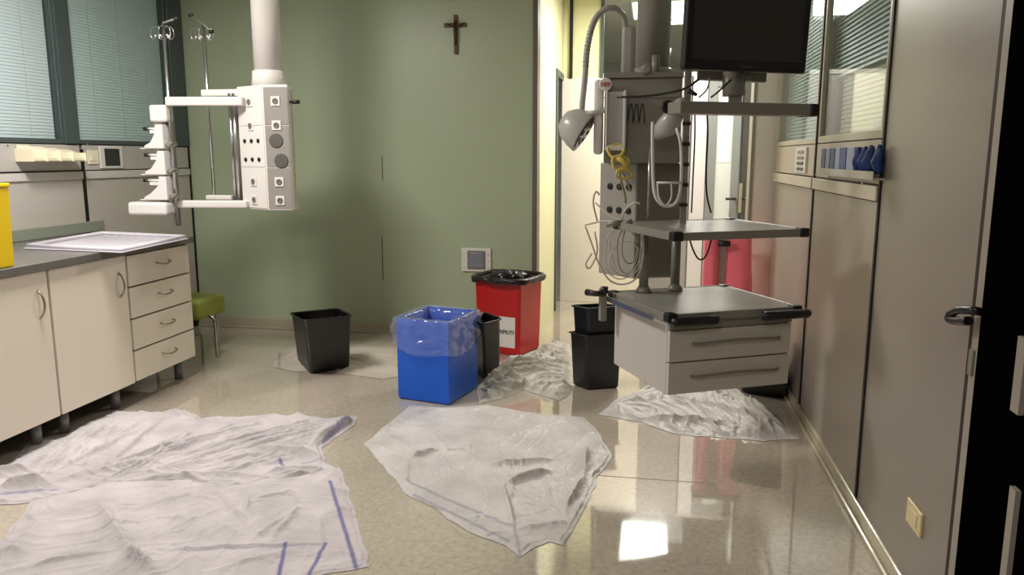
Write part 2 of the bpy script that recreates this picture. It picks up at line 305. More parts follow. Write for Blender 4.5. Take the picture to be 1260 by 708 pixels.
d2 = struct('door_2', MB().box((0.530, 7.700, 1.396)[0], (0.614, 7.700, 1.396)[0], YF-.01, YF+.04, 0, 2.2).box((0.764, 7.700, 1.397)[0], (0.839, 7.700, 1.397)[0], YF-.01, YF+.04, 0, 2.2).box((0.614, 7.700, 1.396)[0], (0.764, 7.700, 1.397)[0], YF-.01, YF+.04, 2.1, 2.2).box((0.614, 7.700, 1.396)[0], (0.764, 7.700, 1.397)[0], YF-.01, YF+.04, 0, .2), mat('grey_door_frame', (126, 130, 130), .4), bevel=.003)
obj('frosted_pane', MB().box((0.614, 7.700, 1.396)[0], (0.764, 7.700, 1.397)[0], YF+.01, YF+.018, .2, 2.1), mat('frosted_pane', (200, 206, 204), .3), d2)
obj('notice', MB().box((0.644, 7.700, 1.396)[0], (0.741, 7.700, 1.397)[0], YF+.006, YF+.01, (0.689, 7.700, 1.396)[2], (0.671, 7.700, 1.791)[2]), mat('notice_paper', (250, 248, 240), .7), d2)
obj('jamb', MB().box((0.854, 7.700, 1.397)[0], (0.921, 7.700, 1.397)[0], YF-.03, YF+.04, 0, 2.2), mat('dark_jamb', (58, 60, 56), .4), d2)
obj('jamb', MB().box((0.921, 7.700, 1.397)[0], (0.965, 7.700, 1.397)[0], YF-.02, YF+.04, 0, 2.2), mat('olive_jamb', (128, 128, 104), .4), d2)
h = MB().tube([(0.719, 7.620, 1.054), (0.809, 7.620, 1.055), (0.815, 7.680, 1.052)], .012, 8); obj('door_handle', h, BLACK, d2)
h = MB().tube([(0.876, 7.620, 1.055), (0.935, 7.620, 1.056), (0.943, 7.680, 1.053)], .012, 8); obj('door_handle', h, BLACK, d2)
obj('lock_plate', MB().obox((0.842, 7.660, 0.921), (.03, 0, 0), (0, .02, 0), (0, 0, .28)), NICKEL, d2)
# room beyond the glass
struct('wall_ward', MB().box(-3, 3, 13, 13.1, 0, ZC).box(-3.1, -3, 7.75, 13, 0, ZC), mat('ward_wall', (198, 200, 196), .6))
lampm = emit('lamp_diffuser', (1, .98, .92), 4)
for (x0, x1, y0, y1, lb) in ((-.21, .32, 7.97, 8.85, 'square ceiling light just beyond the glass partition'), (.02, .24, 11.3, 12.1, 'small distant ceiling light deep in the room beyond the partition')):
    t = thing('ceiling_light', ((x0+x1)/2, (y0+y1)/2, ZC-.03), lb, 'lamp')
    obj('diffuser', MB().box(x0, x1, y0, y1, ZC-.03, ZC-.018), lampm, t)
    obj('frame', MB().box(x0-.02, x1+.02, y0-.02, y1+.02, ZC-.018, ZC), WHITE, t)

# ---------------- left cabinets ----------------
CX = -2.95; ZB, ZT = .135, .895
ys = [3.03 - .75 + .02, 3.36, 3.98, 4.60]
ys = [2.74, (-2.950, 3.356, 0.611)[1], (-2.950, 3.951, 0.482)[1], (-2.950, 4.572, 0.348)[1]]
def handle(mbp, parent, m=NICKEL): return obj('handle', mbp, m, parent)
def base_unit(y0, y1, label, kind, name):
    t = thing(name, ((CX-.3), (y0+y1)/2, 0), label, 'cabinet')
    obj('body', MB().box(-3.6, CX-.02, y0+.003, y1-.003, ZB, ZT), CABEDGE if kind == 'x' else CABEDGE, t)
    if kind == 'door':
        d = obj('door', MB().box(CX-.018, CX, y0+.008, y1-.008, ZB, ZT-.004), CAB, t, .002)
        yc = y1-.075; handle(MB().tube(smooth_path([(CX, yc, .80), (CX+.022, yc, .775), (CX+.032, yc, .73), (CX+.022, yc, .685), (CX, yc, .66)], 5), .0055, 8), d)
    else:
        hh = (ZT-.004-ZB)/4
        for k in range(4):
            d = obj('drawer', MB().box(CX-.018, CX, y0+.008, y1-.008, ZB+k*hh+.004, ZB+(k+1)*hh-.006), CAB, t, .002)
            zc = ZB+k*hh+hh*.55; ym = (y0+y1)/2+.02
            handle(MB().tube(smooth_path([(CX, ym-.065, zc+.008), (CX+.022, ym-.055, zc+.002), (CX+.028, ym, zc-.006), (CX+.022, ym+.055, zc+.002), (CX, ym+.065, zc+.008)], 5), .005, 8), d)
    for yy in (([y0+.1] if kind != 'drawers' else []) + [y1-.09]):
        for xx in (CX-.08, -3.5): obj('leg', MB().cyl((xx, yy, 0), (xx, yy, ZB), .026, 16), mat('grey_leg', (120, 118, 116), .35, .3), t)
    return t
base_unit(ys[0], ys[1], 'cream base cabinet cut by the left edge of the picture, bow handle at its right', 'door', 'base_cabinet')
base_unit(ys[1], ys[2], 'wide cream base cabinet with one door, directly left of the four drawers', 'door', 'base_cabinet')
base_unit(ys[2], ys[3], 'cream cabinet of four stacked drawers at the far end of the worktop', 'drawers', 'drawer_cabinet')
wt = thing('worktop', (-3.35, 3.7, ZT), 'dark mottled grey worktop across the cream base cabinets', 'worktop')
obj('slab', MB().box(-3.78, -2.93, 2.6, ys[3]+.03, ZT, .937), COUNTER, wt, .003)
obj('backsplash', MB().box(-3.797, -3.775, 2.6, (-3.775, 4.859, 1.015)[1], .938, 1.01), SPLASH, wt, .003)
# plastic draining tray
T = [(-3.459, 3.774), (-2.784, 3.700), (-2.851, 4.423), (-3.572, 4.562)]
def lerp2(P, a, b): return tuple((P[0][i]*(1-a)+P[1][i]*a)*(1-b)+(P[3][i]*(1-a)+P[2][i]*a)*b for i in (0, 1))
tr = thing('tray', (*lerp2(T, .5, .5), .937), 'large shallow pale lilac plastic tray lying on the grey worktop', 'tray')
lil = mat('lilac_white_plastic', (206, 202, 210), .3, var=.03)
m = MB(); N = 24
outer = [lerp2(T, a, b) for a, b in [(0,0),(1,0),(1,1),(0,1)]]; inn = [lerp2(T, a, b) for a, b in [(.05,.05),(.95,.05),(.95,.95),(.05,.95)]]
m.prism(outer, .938, .944)
obj('base', m, lil, tr, .003)
m = MB().tube([(*p, .953) for p in [lerp2(T, a, b) for a, b in [(.03,.03),(.5,.03),(.97,.03),(.97,.5),(.97,.97),(.5,.97),(.03,.97),(.03,.5)]]], .014, 10, True)
obj('rim', m, lil, tr)
m = MB()
for k in range(9):
    a = .12+.76*k/8; p = lerp2(T, a, .1); q = lerp2(T, a, .9); m.tube([(*p, .9445), (*q, .9445)], .0022, 6)
obj('drainage_ribs', m, lil, tr)
# yellow container
yb = thing('sharps_container', (-3.14, 2.90, .937), 'bright yellow container at the left edge standing on the worktop', 'container')
ymx = (-2.940, 3.156, 0.930)[1]
obj('body', MB().prism([(-3.2, ymx-.3), (-2.945, ymx-.3), (-2.945, ymx), (-3.2, ymx)], .9375, 1.31, [(-3.215, ymx-.31), (-2.93, ymx-.31), (-2.93, ymx), (-3.215, ymx)]), YELLOW, yb, .008)
obj('lid', MB().box(-3.22, -2.925, ymx-.315, ymx+.003, 1.31, 1.33), YELLOW, yb, .006)
# wall rack with glove boxes and switch
gr = thing('box_rack', (-3.76, 4.4, 1.42), 'cream wall rack with rounded notches fixed under the left window', 'rack')
CR2 = mat('cream_plastic', (244, 236, 206), .35, var=.04)
y0r, y1r = (-3.720, 4.164, 1.465)[1], (-3.720, 4.611, 1.466)[1]
obj('shelf', MB().box(-3.8, -3.68, y0r, y1r, 1.425, 1.437), CR2, gr, .002)
m = MB(); k = 0
for k in range(4):
    ya = y0r+(y1r-y0r)*k/4+.006; yb_ = y0r+(y1r-y0r)*(k+1)/4-.006
    m2 = MB(); hgt = .085-.008*k
    m2.b.free(); m2 = MB()
    a = [(-3.795, 1.438), (-3.69, 1.438), (-3.70, 1.438+hgt*.55), (-3.795, 1.438+hgt)]
    vs_ = [m2.b.verts.new((p[0], ya, p[1])) for p in a]; vt = [m2.b.verts.new((p[0], yb_, p[1])) for p in a]
    fs = [m2.b.faces.new(vs_), m2.b.faces.new(vt[::-1])] + [m2.b.faces.new([vs_[i], vs_[(i+1) % 4], vt[(i+1) % 4], vt[i]]) for i in range(4)]
    bmesh.ops.recalc_face_normals(m2.b, faces=fs); obj('compartment', m2, CR2, gr, .004)
for k in range(5):
    yy = y0r+(y1r-y0r)*k/4; obj('divider', MB().box(-3.80, -3.672, yy-.004, yy+.004, 1.42, 1.50-.006*k), CR2, gr, .002)
sw = thing('switch_plate', (*(-3.800, 4.829, 1.478)[:2], (-3.800, 4.824, 1.439)[2]), 'small cream socket plate between the wall rack and the dark screen', 'socket')
obj('plate', MB().box(XL, XL+.008, (-3.800, 4.780, 1.466)[1], (-3.800, 4.884, 1.467)[1], (-3.800, 4.819, 1.400)[2], (-3.800, 4.831, 1.494)[2]), CR2, sw, .002)
obj('outlet', MB().box(XL+.008, XL+.012, (-3.800, 4.803, 1.467)[1], (-3.800, 4.859, 1.467)[1], (-3.800, 4.822, 1.422)[2], (-3.800, 4.827, 1.467)[2]), CR2, sw, .001)
sc = thing('wall_display', (*(-3.800, 5.019, 1.479)[:2], (-3.800, 5.007, 1.381)[2]), 'small square dark display in a white frame on the left wall', 'screen')
obj('frame', MB().box(XL, XL+.012, (-3.800, 4.900, 1.467)[1], (-3.800, 5.131, 1.468)[1], (-3.800, 5.005, 1.370)[2], (-3.800, 5.025, 1.524)[2]), WHITE, sc, .002)
obj('screen', MB().box(XL+.012, XL+.015, (-3.800, 4.942, 1.467)[1], (-3.800, 5.096, 1.467)[1], (-3.800, 5.007, 1.387)[2], (-3.800, 5.023, 1.507)[2]), SCREEN, sc)
# lime stool
st = thing('stool', (-3.25, 5.15, 0), 'lime green padded stool with steel legs behind the drawer cabinet', 'stool')
m = MB().box(-3.62, (-3.176, 5.250, 0.318)[0], 5.0, 5.36, (-3.153, 5.000, 0.272)[2], (-3.142, 5.000, 0.422)[2]); obj('seat', m, LIME, st, .03, 4)
sx = (-3.078, 5.000, 0.251)[0]
for (xx, yy) in ((sx, 5.03), (sx-.16, 5.32), (-3.57, 5.03), (-3.57, 5.32)):
    d = -1 if xx > -3.4 else 1
    obj('leg', MB().tube(smooth_path([(xx+d*.05, yy, .31), (xx+d*.012, yy, .295), (xx, yy, .24), (xx, yy, .1), (xx, yy, 0)], 4), .011, 10), CHROME, st)

# ---------------- left ceiling pendant ----------------
lpd = thing('supply_pendant', (-2.38, 4.7, 1.12), 'white ceiling supply column with sockets and arms at the left of the green wall', 'medical pendant')
A = (-2.631, 4.720, 1.877)[:2]; B = (-2.389, 4.600, 1.864)[:2]; Cc = (-2.231, 4.620, 1.863)[:2]
D_ = (Cc[0]-.045, Cc[1]+.16); E_ = (Cc[0]-.12, Cc[1]+.30); F_ = (A[0]+.02, A[1]+.16)
hz0, hz1 = (-2.421, 4.600, 1.112)[2], (-2.376, 4.600, 1.893)[2]
obj('service_head', MB().prism([A, B, Cc, D_, E_, F_], hz0, hz1), OFFWHITE, lpd, .006)
tx, ty = (A[0]+Cc[0])/2-.015, 4.80
obj('ceiling_tube', MB().cyl((tx, ty, hz1+.1), (tx, ty, ZC), .088, 36), OFFWHITE, lpd)
obj('collar', MB().lathe((tx, ty, hz1), (0, 0, 1), [(0, .108), (.10, .100), (.104, .090)], 36), OFFWHITE, lpd)
def face_frame(P, Q):
    P = Vector((*P, 0)); Q = Vector((*Q, 0)); u = (Q-P); L_ = u.length; u.normalize(); n = u.cross(Vector((0, 0, 1))); return P, u, n, L_
FA = face_frame(A, B); FB = face_frame(B, Cc)
def on_face(F, a, z, off=0): P, u, n, L_ = F; p = P + u*(a*L_) + n*off; return Vector((p.x, p.y, z))
def plate_on(F, a, z, wd, ht, th, m, parent, name, bevel=.001):
    P, u, n, L_ = F; o_ = on_face(F, a, z, .0005) - u*wd/2 - Vector((0, 0, ht/2)); return obj(name, MB().obox(o_, u*wd, n*th, (0, 0, ht)), m, parent, bevel)
H_ = hz1-hz0
SHADEFACE = mat('pendant_shaded_face', (148, 144, 138), .4, var=.03)  # darker tone paints the shade on the right facet into its colour
for F, gm in ((FA, OFFWHITE), (FB, SHADEFACE)):
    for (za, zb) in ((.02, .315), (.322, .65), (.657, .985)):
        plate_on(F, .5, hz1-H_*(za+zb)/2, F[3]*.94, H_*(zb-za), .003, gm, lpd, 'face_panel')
    for t_ in (.13, .32, .77, .92):
        pl = plate_on(F, .5, hz1-H_*t_+(0), .058, .058, .009, OFFWHITE, lpd, 'socket_plate', .002)
        c = on_face(F, .5, hz1-H_*t_, .009); obj('socket', MB().lathe(c, F[2], [(0, .019), (.004, .018), (.0042, .013), (.001, .012)], 18), mat('socket_grey', (110, 106, 98), .5), pl)
for t_ in (.44, .59):
    for k in (-1, 0, 1):
        c = on_face(FA, .5+k*.26, hz1-H_*t_, .003); obj('gas_outlet', MB().lathe(c, FA[2], [(0, .014), (.006, .013), (.0065, .009)], 16), BLACK, lpd)
for t_, a in ((.44, .45), (.60, .62)):
    c = on_face(FB, a, hz1-H_*t_, .003); obj('speaker_grille', MB().lathe(c, FB[2], [(0, .045), (.005, .044), (.006, .04)], 28), SPEAK, lpd)
obj('side_rail', MB().box(Cc[0]+.005, Cc[0]+.013, Cc[1]+.02, Cc[1]+.03, hz0+.02, hz1-.03), CHROME, lpd)
obj('knob', MB().cyl((Cc[0], Cc[1]+.03, hz1-.105), (Cc[0]+.06, Cc[1]+.03, hz1-.105), .012, 12), BLACK, lpd)
# arms and uprights
obj('upper_arm', MB().obox((-3.032, 4.550, 1.769), ((-2.548, 4.550, 1.764)[0]-(-3.032, 4.550, 1.769)[0], .08, 0), (0, .07, 0), (0, 0, .055)), OFFWHITE, lpd, .008)
obj('upper_arm', MB().obox((-2.885, 4.720, 1.835), ((-2.605, 4.720, 1.831)[0]-(-2.885, 4.720, 1.835)[0], 0, 0), (0, .07, 0), (0, 0, .045)), OFFWHITE, lpd, .008)
obj('lower_arm', MB().obox((-3.031, 4.600, 1.120), ((-2.567, 4.600, 1.126)[0]-(-3.031, 4.600, 1.120)[0], .05, 0), (0, .07, 0), (0, 0, .048)), OFFWHITE, lpd, .01)
obj('lower_arm', MB().obox((-2.911, 4.740, 1.167), ((-2.723, 4.740, 1.169)[0]-(-2.911, 4.740, 1.167)[0], 0, 0), (0, .06, 0), (0, 0, .03)), OFFWHITE, lpd, .006)
for u_ in (286, 292): 
    x_ = (-2.683, 4.720, 1.518)[0] + (.028 if u_ == 292 else 0)
    obj('upright', MB().cyl((x_, 4.72, (-2.694, 4.720, 1.170)[2]), (x_, 4.72, (-2.649, 4.720, 1.852)[2]), .011, 14), CHROME, lpd)
obj('upright', MB().cyl(((-2.682, 4.800, 1.519)[0]-.0, 4.82, hz0+.02), ((-2.682, 4.800, 1.519)[0], 4.82, hz1-.05), .02, 14), MIDG, lpd)
def hook_pole(u, ztop, zbot, y, bar, label):
    m_ = MB().cyl((u, y, zbot), (u, y, ztop), .011, 14); p = obj('pole', m_, CHROME, lpd)
    b0, b1 = bar; obj('hook_bar', MB().tube([b0, (u, y, ztop), b1], .006, 8), MIDG, p)
    for e in bar: obj('bar_knob', MB().cyl(Vector(e)-Vector((.012, 0, 0)), Vector(e)+Vector((.012, 0, 0)), .012, 10), BLACK, p)
    for k in range(6):
        a = k*PI/3+.3; r_ = .055+.02*(k % 2); dx, dy = math.cos(a), math.sin(a)*.5
        pts = [(u, y, ztop-.02), (u+dx*r_, y+dy*r_, ztop-.03), (u+dx*(r_+.012), y+dy*r_, ztop-.08), (u+dx*(r_-.01), y+dy*r_, ztop-.10), (u+dx*(r_-.022), y+dy*r_, ztop-.08)]
        obj('hook', MB().tube(smooth_path(pts, 4), .0022, 6), CHROME, p)
        obj('hook_tip', MB().lathe((u+dx*(r_-.022), y+dy*r_, ztop-.08), (0, 0, 1), [(-.007, .003), (0, .0065), (.007, .003)], 8), WHITE, p)
hook_pole((-3.036, 4.600, 2.123)[0], (-3.023, 4.600, 2.280)[2], (-3.064, 4.600, 1.003)[2], 4.6, ((-3.042, 4.600, 2.261), (-2.815, 4.400, 2.265)), '')
hook_pole((-2.882, 4.800, 2.145)[0], (-2.894, 4.800, 2.298)[2], (-2.915, 4.800, 1.196)[2], 4.8, ((-3.027, 4.900, 2.375), (-2.740, 4.650, 2.226)), '')
obj('clamp_post', MB().box((-3.069, 4.640, 1.413)[0]-.012, (-3.069, 4.640, 1.413)[0]+.022, 4.63, 4.66, (-3.103, 4.640, 0.999)[2], (-3.040, 4.640, 1.775)[2]), MIDG, lpd, .002)
# stepped pump holder
pm = thing('pump_holder', (-3.156, 4.580, 1.073), 'white stepped device holder hanging on the left pole of the supply column', 'bracket')
obj('back_plate', MB().obox((-3.158, 4.600, 1.151), ((-3.093, 4.600, 1.151)[0]-(-3.158, 4.600, 1.151)[0], 0, 0), (0, .02, 0), (0, 0, (-3.105, 4.600, 1.778)[2]-(-3.158, 4.600, 1.151)[2])), WHITE, pm, .003)
obj('foot', MB().obox((-3.337, 4.520, 1.075), ((-3.057, 4.520, 1.078)[0]-(-3.337, 4.520, 1.075)[0], 0, 0), (0, .12, 0), (0, 0, .085)), WHITE, pm, .02, 4)
obj('head_block', MB().obox((-3.148, 4.550, 1.670), ((-3.029, 4.550, 1.669)[0]-(-3.148, 4.550, 1.670)[0], 0, 0), (0, .08, 0), (0, 0, .105)), WHITE, pm, .012)
for k, (ua, va) in enumerate(((180, 183), (183, 215), (186, 247))):
    a0 = (-3.193, 4.560, 1.502) if k == 0 else ((-3.202, 4.560, 1.336) if k == 1 else (-3.222, 4.560, 1.174))
    x1_ = (-3.056, 4.560, 1.414)[0]; w_ = x1_-a0[0]
    mm_ = MB(); pts = [(a0[0], a0[2]), (x1_, a0[2]), (x1_, a0[2]+.15), (x1_-.05, a0[2]+.15), (x1_-.062, a0[2]+.09), (a0[0]+.045, a0[2]+.04), (a0[0], a0[2]+.018)]
    va_ = [mm_.b.verts.new((p[0], 4.54, p[1])) for p in pts]; vb_ = [mm_.b.verts.new((p[0], 4.61, p[1])) for p in pts]
    fs = [mm_.b.faces.new(va_), mm_.b.faces.new(vb_[::-1])] + [mm_.b.faces.new([va_[i], va_[(i+1) % 7], vb_[(i+1) % 7], vb_[i]]) for i in range(7)]
    bmesh.ops.recalc_face_normals(mm_.b, faces=fs); br = obj('bracket', mm_, WHITE, pm, .004)
    kb = obj('knob_stem', MB().cyl((a0[0]+.02, 4.56, a0[2]+.125), (x1_-.04, 4.56, a0[2]+.125), .007, 10).box(a0[0]+.045, x1_-.03, 4.545, 4.575, a0[2]+.095, a0[2]+.115), WHITE, br); obj('knob', MB().cyl((a0[0]-.005, 4.56, a0[2]+.125), (a0[0]+.025, 4.56, a0[2]+.125), .012, 12), BLACK, pm)
    obj('tongue', MB().obox((a0[0]-.035, 4.55, a0[2]-.002), (.08, 0, 0), (0, .03, 0), (0, 0, .006)), WHITE, br)
    obj('clamp', MB().cyl((x1_-.01, 4.57, a0[2]+.02), (x1_+.07, 4.57, a0[2]+.03), .014, 12), CHROME, br)
    obj('clamp_knob', MB().cyl((x1_+.06, 4.55, a0[2]+.03), (x1_+.06, 4.50, a0[2]+.03), .014, 12), MIDG, br)

# ---------------- green wall things ----------------
cr = thing('crucifix', (-1.493, 5.980, 2.232), 'small brown wooden crucifix hanging high on the green wall', 'crucifix')
cx_, ct, cb = (-1.493, 5.970, 2.517)[0], (-1.493, 5.970, 2.517)[2], (-1.490, 5.970, 2.230)[2]
obj('upright', MB().obox((cx_-.014, 5.975, cb), (.028, 0, 0), (0, .018, 0), (0, 0, ct-cb)), WOOD, cr, .003)
obj('crossbar', MB().obox(((-1.583, 5.970, 2.442)[0], 5.974, (-1.583, 5.970, 2.430)[2]), ((-1.411, 5.970, 2.437)[0]-(-1.583, 5.970, 2.442)[0], 0, 0), (0, .02, 0), (0, 0, .028)), WOOD, cr, .003)
zc = (-1.494, 5.970, 2.434)[2]
m = MB().tube([(cx_, 5.968, zc+.015), (cx_, 5.962, zc-.04), (cx_+.004, 5.965, zc-.09), (cx_, 5.968, zc-.14)], [.009, .014, .011, .005], 8)
m.tube([(cx_-.07, 5.968, zc+.02), (cx_-.03, 5.966, zc+.002), (cx_, 5.965, zc-.008), (cx_+.03, 5.966, zc+.002), (cx_+.07, 5.968, zc+.02)], [.004, .006, .008, .006, .004], 8)
m.lathe((cx_, 5.962, zc+.028), (0, 0, 1), [(-.013, .006), (-.004, .011), (.006, .011), (.014, .005)], 12)
obj('figurine', m, mat('dark_bronze', (70, 48, 34), .4, .4), cr)
sk = thing('wall_socket', (-1.346, 5.980, 0.544), 'white framed square socket unit low on the green wall behind the bins', 'socket')
X0, Z0, X1, Z1 = (-1.467, 5.980, 0.541)[0], (-1.467, 5.980, 0.541)[2], (-1.226, 5.980, 0.730)[0], (-1.226, 5.980, 0.730)[2]
obj('plate', MB().box(X0, X1, 5.982, 5.999, Z0, Z1), PAPER, sk, .003)
obj('inner_frame', MB().box(X0+.05, X1-.045, 5.976, 5.983, Z0+.02, Z1-.02), mat('grey_bezel', (120, 118, 110), .4), sk, .002)
obj('cover', MB().box(X0+.065, X1-.06, 5.972, 5.978, Z0+.035, Z1-.035), mat('smoky_cover', (128, 130, 140), .2), sk, .002)
for k in range(3):
    for s_ in (X0+.022, X1-.02): obj('screw', MB().cyl((s_, 5.98, Z0+.03+k*.055), (s_, 5.983, Z0+.03+k*.055), .005, 8), MIDG, sk)

# ---------------- bins ----------------
def quad(n, r, l): return [l, n, r, (l[0]+r[0]-n[0], l[1]+r[1]-n[1])]
def rounded(Q, rad, n=5):
    out = []
    for i in range(4):
        p = Vector(Q[i]); a = (Vector(Q[i-1])-p); b = (Vector(Q[(i+1) % 4])-p); a.normalize(); b.normalize()
        s0, s1 = p+a*rad, p+b*rad
        for k in range(n):
            t = k/(n-1); out.append(tuple((1-t)**2*s0+2*t*(1-t)*p+t*t*s1))
    return out
def scaleq(Q, d):
    c = sum((Vector(p) for p in Q), Vector((0, 0)))/4; return [tuple(Vector(p)+(c-Vector(p)).normalized()*d) for p in Q]
def shell(Qb, Qt, h, rad, th, z0=0.0, lip=.0, liph=.02):
    bm = bmesh.new(); levels = [(scaleq(Qb, .012), z0), (Qb, z0+.012)]
    for k in range(1, 5): t = k/4; levels.append(([tuple(Vector(Qb[i]).lerp(Vector(Qt[i]), t)) for i in range(4)], z0+h*t - (liph if k == 4 and lip else 0)))
    if lip: levels += [(scaleq(Qt, -lip), z0+h-liph), (scaleq(Qt, -lip), z0+h)]
    levels += [(scaleq(Qt, th), z0+h), (scaleq(Qb, th), z0+.014)]
    R_ = []
    for Q, z in levels: R_.append([bm.verts.new((*p, z)) for p in rounded(Q, rad)])
    n = len(R_[0])
    for a, b in zip(R_, R_[1:]):
        for i in range(n): bm.faces.new([a[i], a[(i+1) % n], b[(i+1) % n], b[i]])
    bm.faces.new(R_[0][::-1]); bm.faces.new(R_[-1]); return bm
def simple_bin(Qb, Qt, h, label, m, name='waste_bin', rad=.03, lip=.008, z0=.001):
    c = sum((Vector(p) for p in Qb), Vector((0, 0)))/4
    t = thing(name, (c.x, c.y, z0), label, 'bin'); obj('body', shell(Qb, Qt, h, rad, .006, z0, 0), m, t)
    Qr = scaleq(Qt, -lip); bm = MB(); ring = [(*p, z0+h) for p in rounded(Qr, rad)]; bm.tube(ring, .006, 6, True); obj('rim', bm, m, t)
    return t
simple_bin(quad((-2.216, 4.729), (-1.997, 4.890), (-2.432, 4.987)), quad((-2.139, 4.505), (-1.896, 4.703), (-2.326, 4.709)), .42, 'square black waste bin standing alone before the green wall', BLACKBIN)
simple_bin(quad((-1.026, 4.802), (-0.955, 4.971), (-1.190, 5.033)), quad((-0.989, 4.564), (-0.905, 4.726), (-1.128, 4.738)), .43, 'narrow black waste bin squeezed between the blue and the red bins', BLACKBIN)
a = quad((-0.350, 4.685), (-0.150, 4.773), (-0.452, 4.792)); b = quad((-0.352, 4.645), (-0.138, 4.750), (-0.467, 4.738))
simple_bin(a, b, .36, 'lower black bin of the nested pair left of the grey drawers', BLACKBIN, rad=.02)
Qb2 = [tuple(Vector(p)) for p in scaleq(b, .014)]
simple_bin(scaleq(a, .03), scaleq(b, .014), .515, 'upper black bin nested inside the lower one left of the grey drawers', BLACKBIN, rad=.02, z0=.016)
simple_bin(quad((0.600, 4.801), (0.852, 4.713), (0.644, 5.059)), quad((0.517, 4.383), (0.773, 4.315), (0.572, 4.722)), .40, 'black bin behind the grey drawers beside the right wall', BLACKBIN)
# blue bin
n_, r_, l_ = (-1.123, 4.240), (-1.038, 4.634), (-1.464, 4.321)
Qb = quad(n_, r_, l_); hb = .50
c = sum((Vector(p) for p in Qb), Vector((0, 0)))/4
bb = thing('waste_bin', (c.x, c.y, .001), 'square bright blue waste bin with clear plastic liner over its rim', 'bin')
obj('body', shell(Qb, Qb, hb, .006, .008, .001), BLUE, bb)
def liner(Q, ztop, drops, inner, off, m, name, parent, rad=.01, ny=10, wav=.006, seed=0, sub=14):
    bm = bmesh.new(); ring = []
    for i in range(4):
        p, q = Vector(Q[i]), Vector(Q[(i+1) % 4])
        for k in range(sub): ring.append(p.lerp(q, k/sub))
    cc = sum(ring, Vector((0, 0)))/len(ring); n = len(ring); rows = []
    for j in range(-6, ny+1):
        row = []
        for i, p in enumerate(ring):
            d = (p-cc).normalized(); s_ = i/sub; e = int(s_) % 4; f = s_-int(s_)
            drop = drops[e]*(1-f)+drops[(e+1) % 4]*f + .03*math.sin(PI*f) + .03*noise.noise(Vector((s_*1.7, seed, 0)))
            nz = (noise.noise(Vector((p.x*16, p.y*16, j*.35+seed)))+.7*abs(noise.noise(Vector((p.x*38, p.y*38, j*.6+seed)))))*wav*(1+abs(j)*.06)
            if j < 0: z = ztop+.008-inner*(-j)/6; q = p-d*(off+.012+.008*(-j))+d*nz
            elif j == 0: z = ztop+.012+nz*.4; q = p
            else: z = ztop+.006-drop*(j-1)/(ny-1); q = p+d*(off*1.6)+d*(nz+wav*.8)
            row.append(bm.verts.new((q.x, q.y, z)))
        rows.append(row)
    for a, b in zip(rows, rows[1:]):
        for i in range(n): bm.faces.new([a[i], a[(i+1) % n], b[(i+1) % n], b[i]]).smooth = True
    return obj(name, bm, m, parent)
CLEAR = glass('clear_liner_film', (.95, .97, 1), 1.2, .13, (.86, .9, .98), .10)
lo = liner(Qb, hb, [.15, .21, .15, .12], .25, .008, CLEAR, 'liner', bb, wav=.016, sub=22, ny=16)
lo['label'] = 'crumpled clear plastic liner'
def liner_ring(ring, ztop, drop, m, name, parent):
    bm = bmesh.new(); ring = [Vector(p) for p in ring]; cc = sum(ring, Vector((0, 0)))/len(ring); fine = []
    for i, p in enumerate(ring):
        q = ring[(i+1) % len(ring)]; k_ = max(1, int((q-p).length/.012)); fine += [p.lerp(q, t/k_) for t in range(k_)]
    n = len(fine); rows = []; J = 22
    for j in range(J):
        row = []
        for i, p in enumerate(fine):
            d = (p-cc).normalized(); nz = noise.noise(Vector((p.x*14, p.y*14, j*.25))); n2 = noise.noise(Vector((p.x*40, p.y*40, j*.5)))
            if j < 7: t = j/7; a_ = (-.075+.0*t, -.15*(1-t)); off, z = -.035-.06*(1-t)+.02*nz, ztop-.14*(1-t)**1.5+.01*nz
            else:
                t = (j-7)/(J-8); a_ = -.4+t*4.1; bulge = .032; off = bulge*(1-math.cos(a_)*.9)*.9 if a_ < 2 else bulge*1.2; z = ztop+.022*math.sin(min(a_, 1.6))-max(0, t-.35)*drop/.65*(1+.35*nz)
            off += .007*n2+.006*nz; z += .005*n2
            q = p+d*off; row.append(bm.verts.new((q.x, q.y, z)))
        rows.append(row)
    for a, b in zip(rows, rows[1:]):
        for i in range(n): bm.faces.new([a[i], a[(i+1) % n], b[(i+1) % n], b[i]]).smooth = True
    return obj(name, bm, m, parent)
# red bin
ph = math.radians(19); n_ = (-.903, 5.429); l_ = (n_[0]-.36*math.cos(ph), n_[1]+.36*math.sin(ph)); r_ = (n_[0]+.33*math.sin(ph), n_[1]+.33*math.cos(ph))
Qb = quad(n_, r_, l_); hb = .55; cq = sum((Vector(p) for p in Qb), Vector((0, 0)))/4; Qt = [tuple(cq+(Vector(p)-cq)*1.07) for p in Qb]
c = sum((Vector(p) for p in Qb), Vector((0, 0)))/4
rb = thing('waste_bin', (c.x, c.y, .001), 'tall red waste bin with a black bag rolled over its rim', 'bin')
obj('body', shell(Qb, Qt, hb, .02, .008, .001), RED, rb)
QL = rounded(scaleq(Qt, -.022), .11, 11)
lo = liner_ring(QL, hb+.015, .05, LINERB, 'liner', rb); lo['label'] = 'black plastic bag liner'
m = MB(); pc = Vector((*[(Qt[0][i]+Qt[2][i])/2 for i in (0, 1)], hb+.02))
for k in range(5):
    a0 = k*1.3; m.tube([pc+Vector((math.cos(a0)*.14, math.sin(a0)*.12, -.02)), pc+Vector((math.cos(a0+.5)*.06, math.sin(a0+.5)*.06, .0+.006*k)), pc+Vector((math.cos(a0+2)*.12, math.sin(a0+2)*.1, -.03))], [.04, .03, .04], 9)
obj('crumpled_bag', m, LINERB, rb)
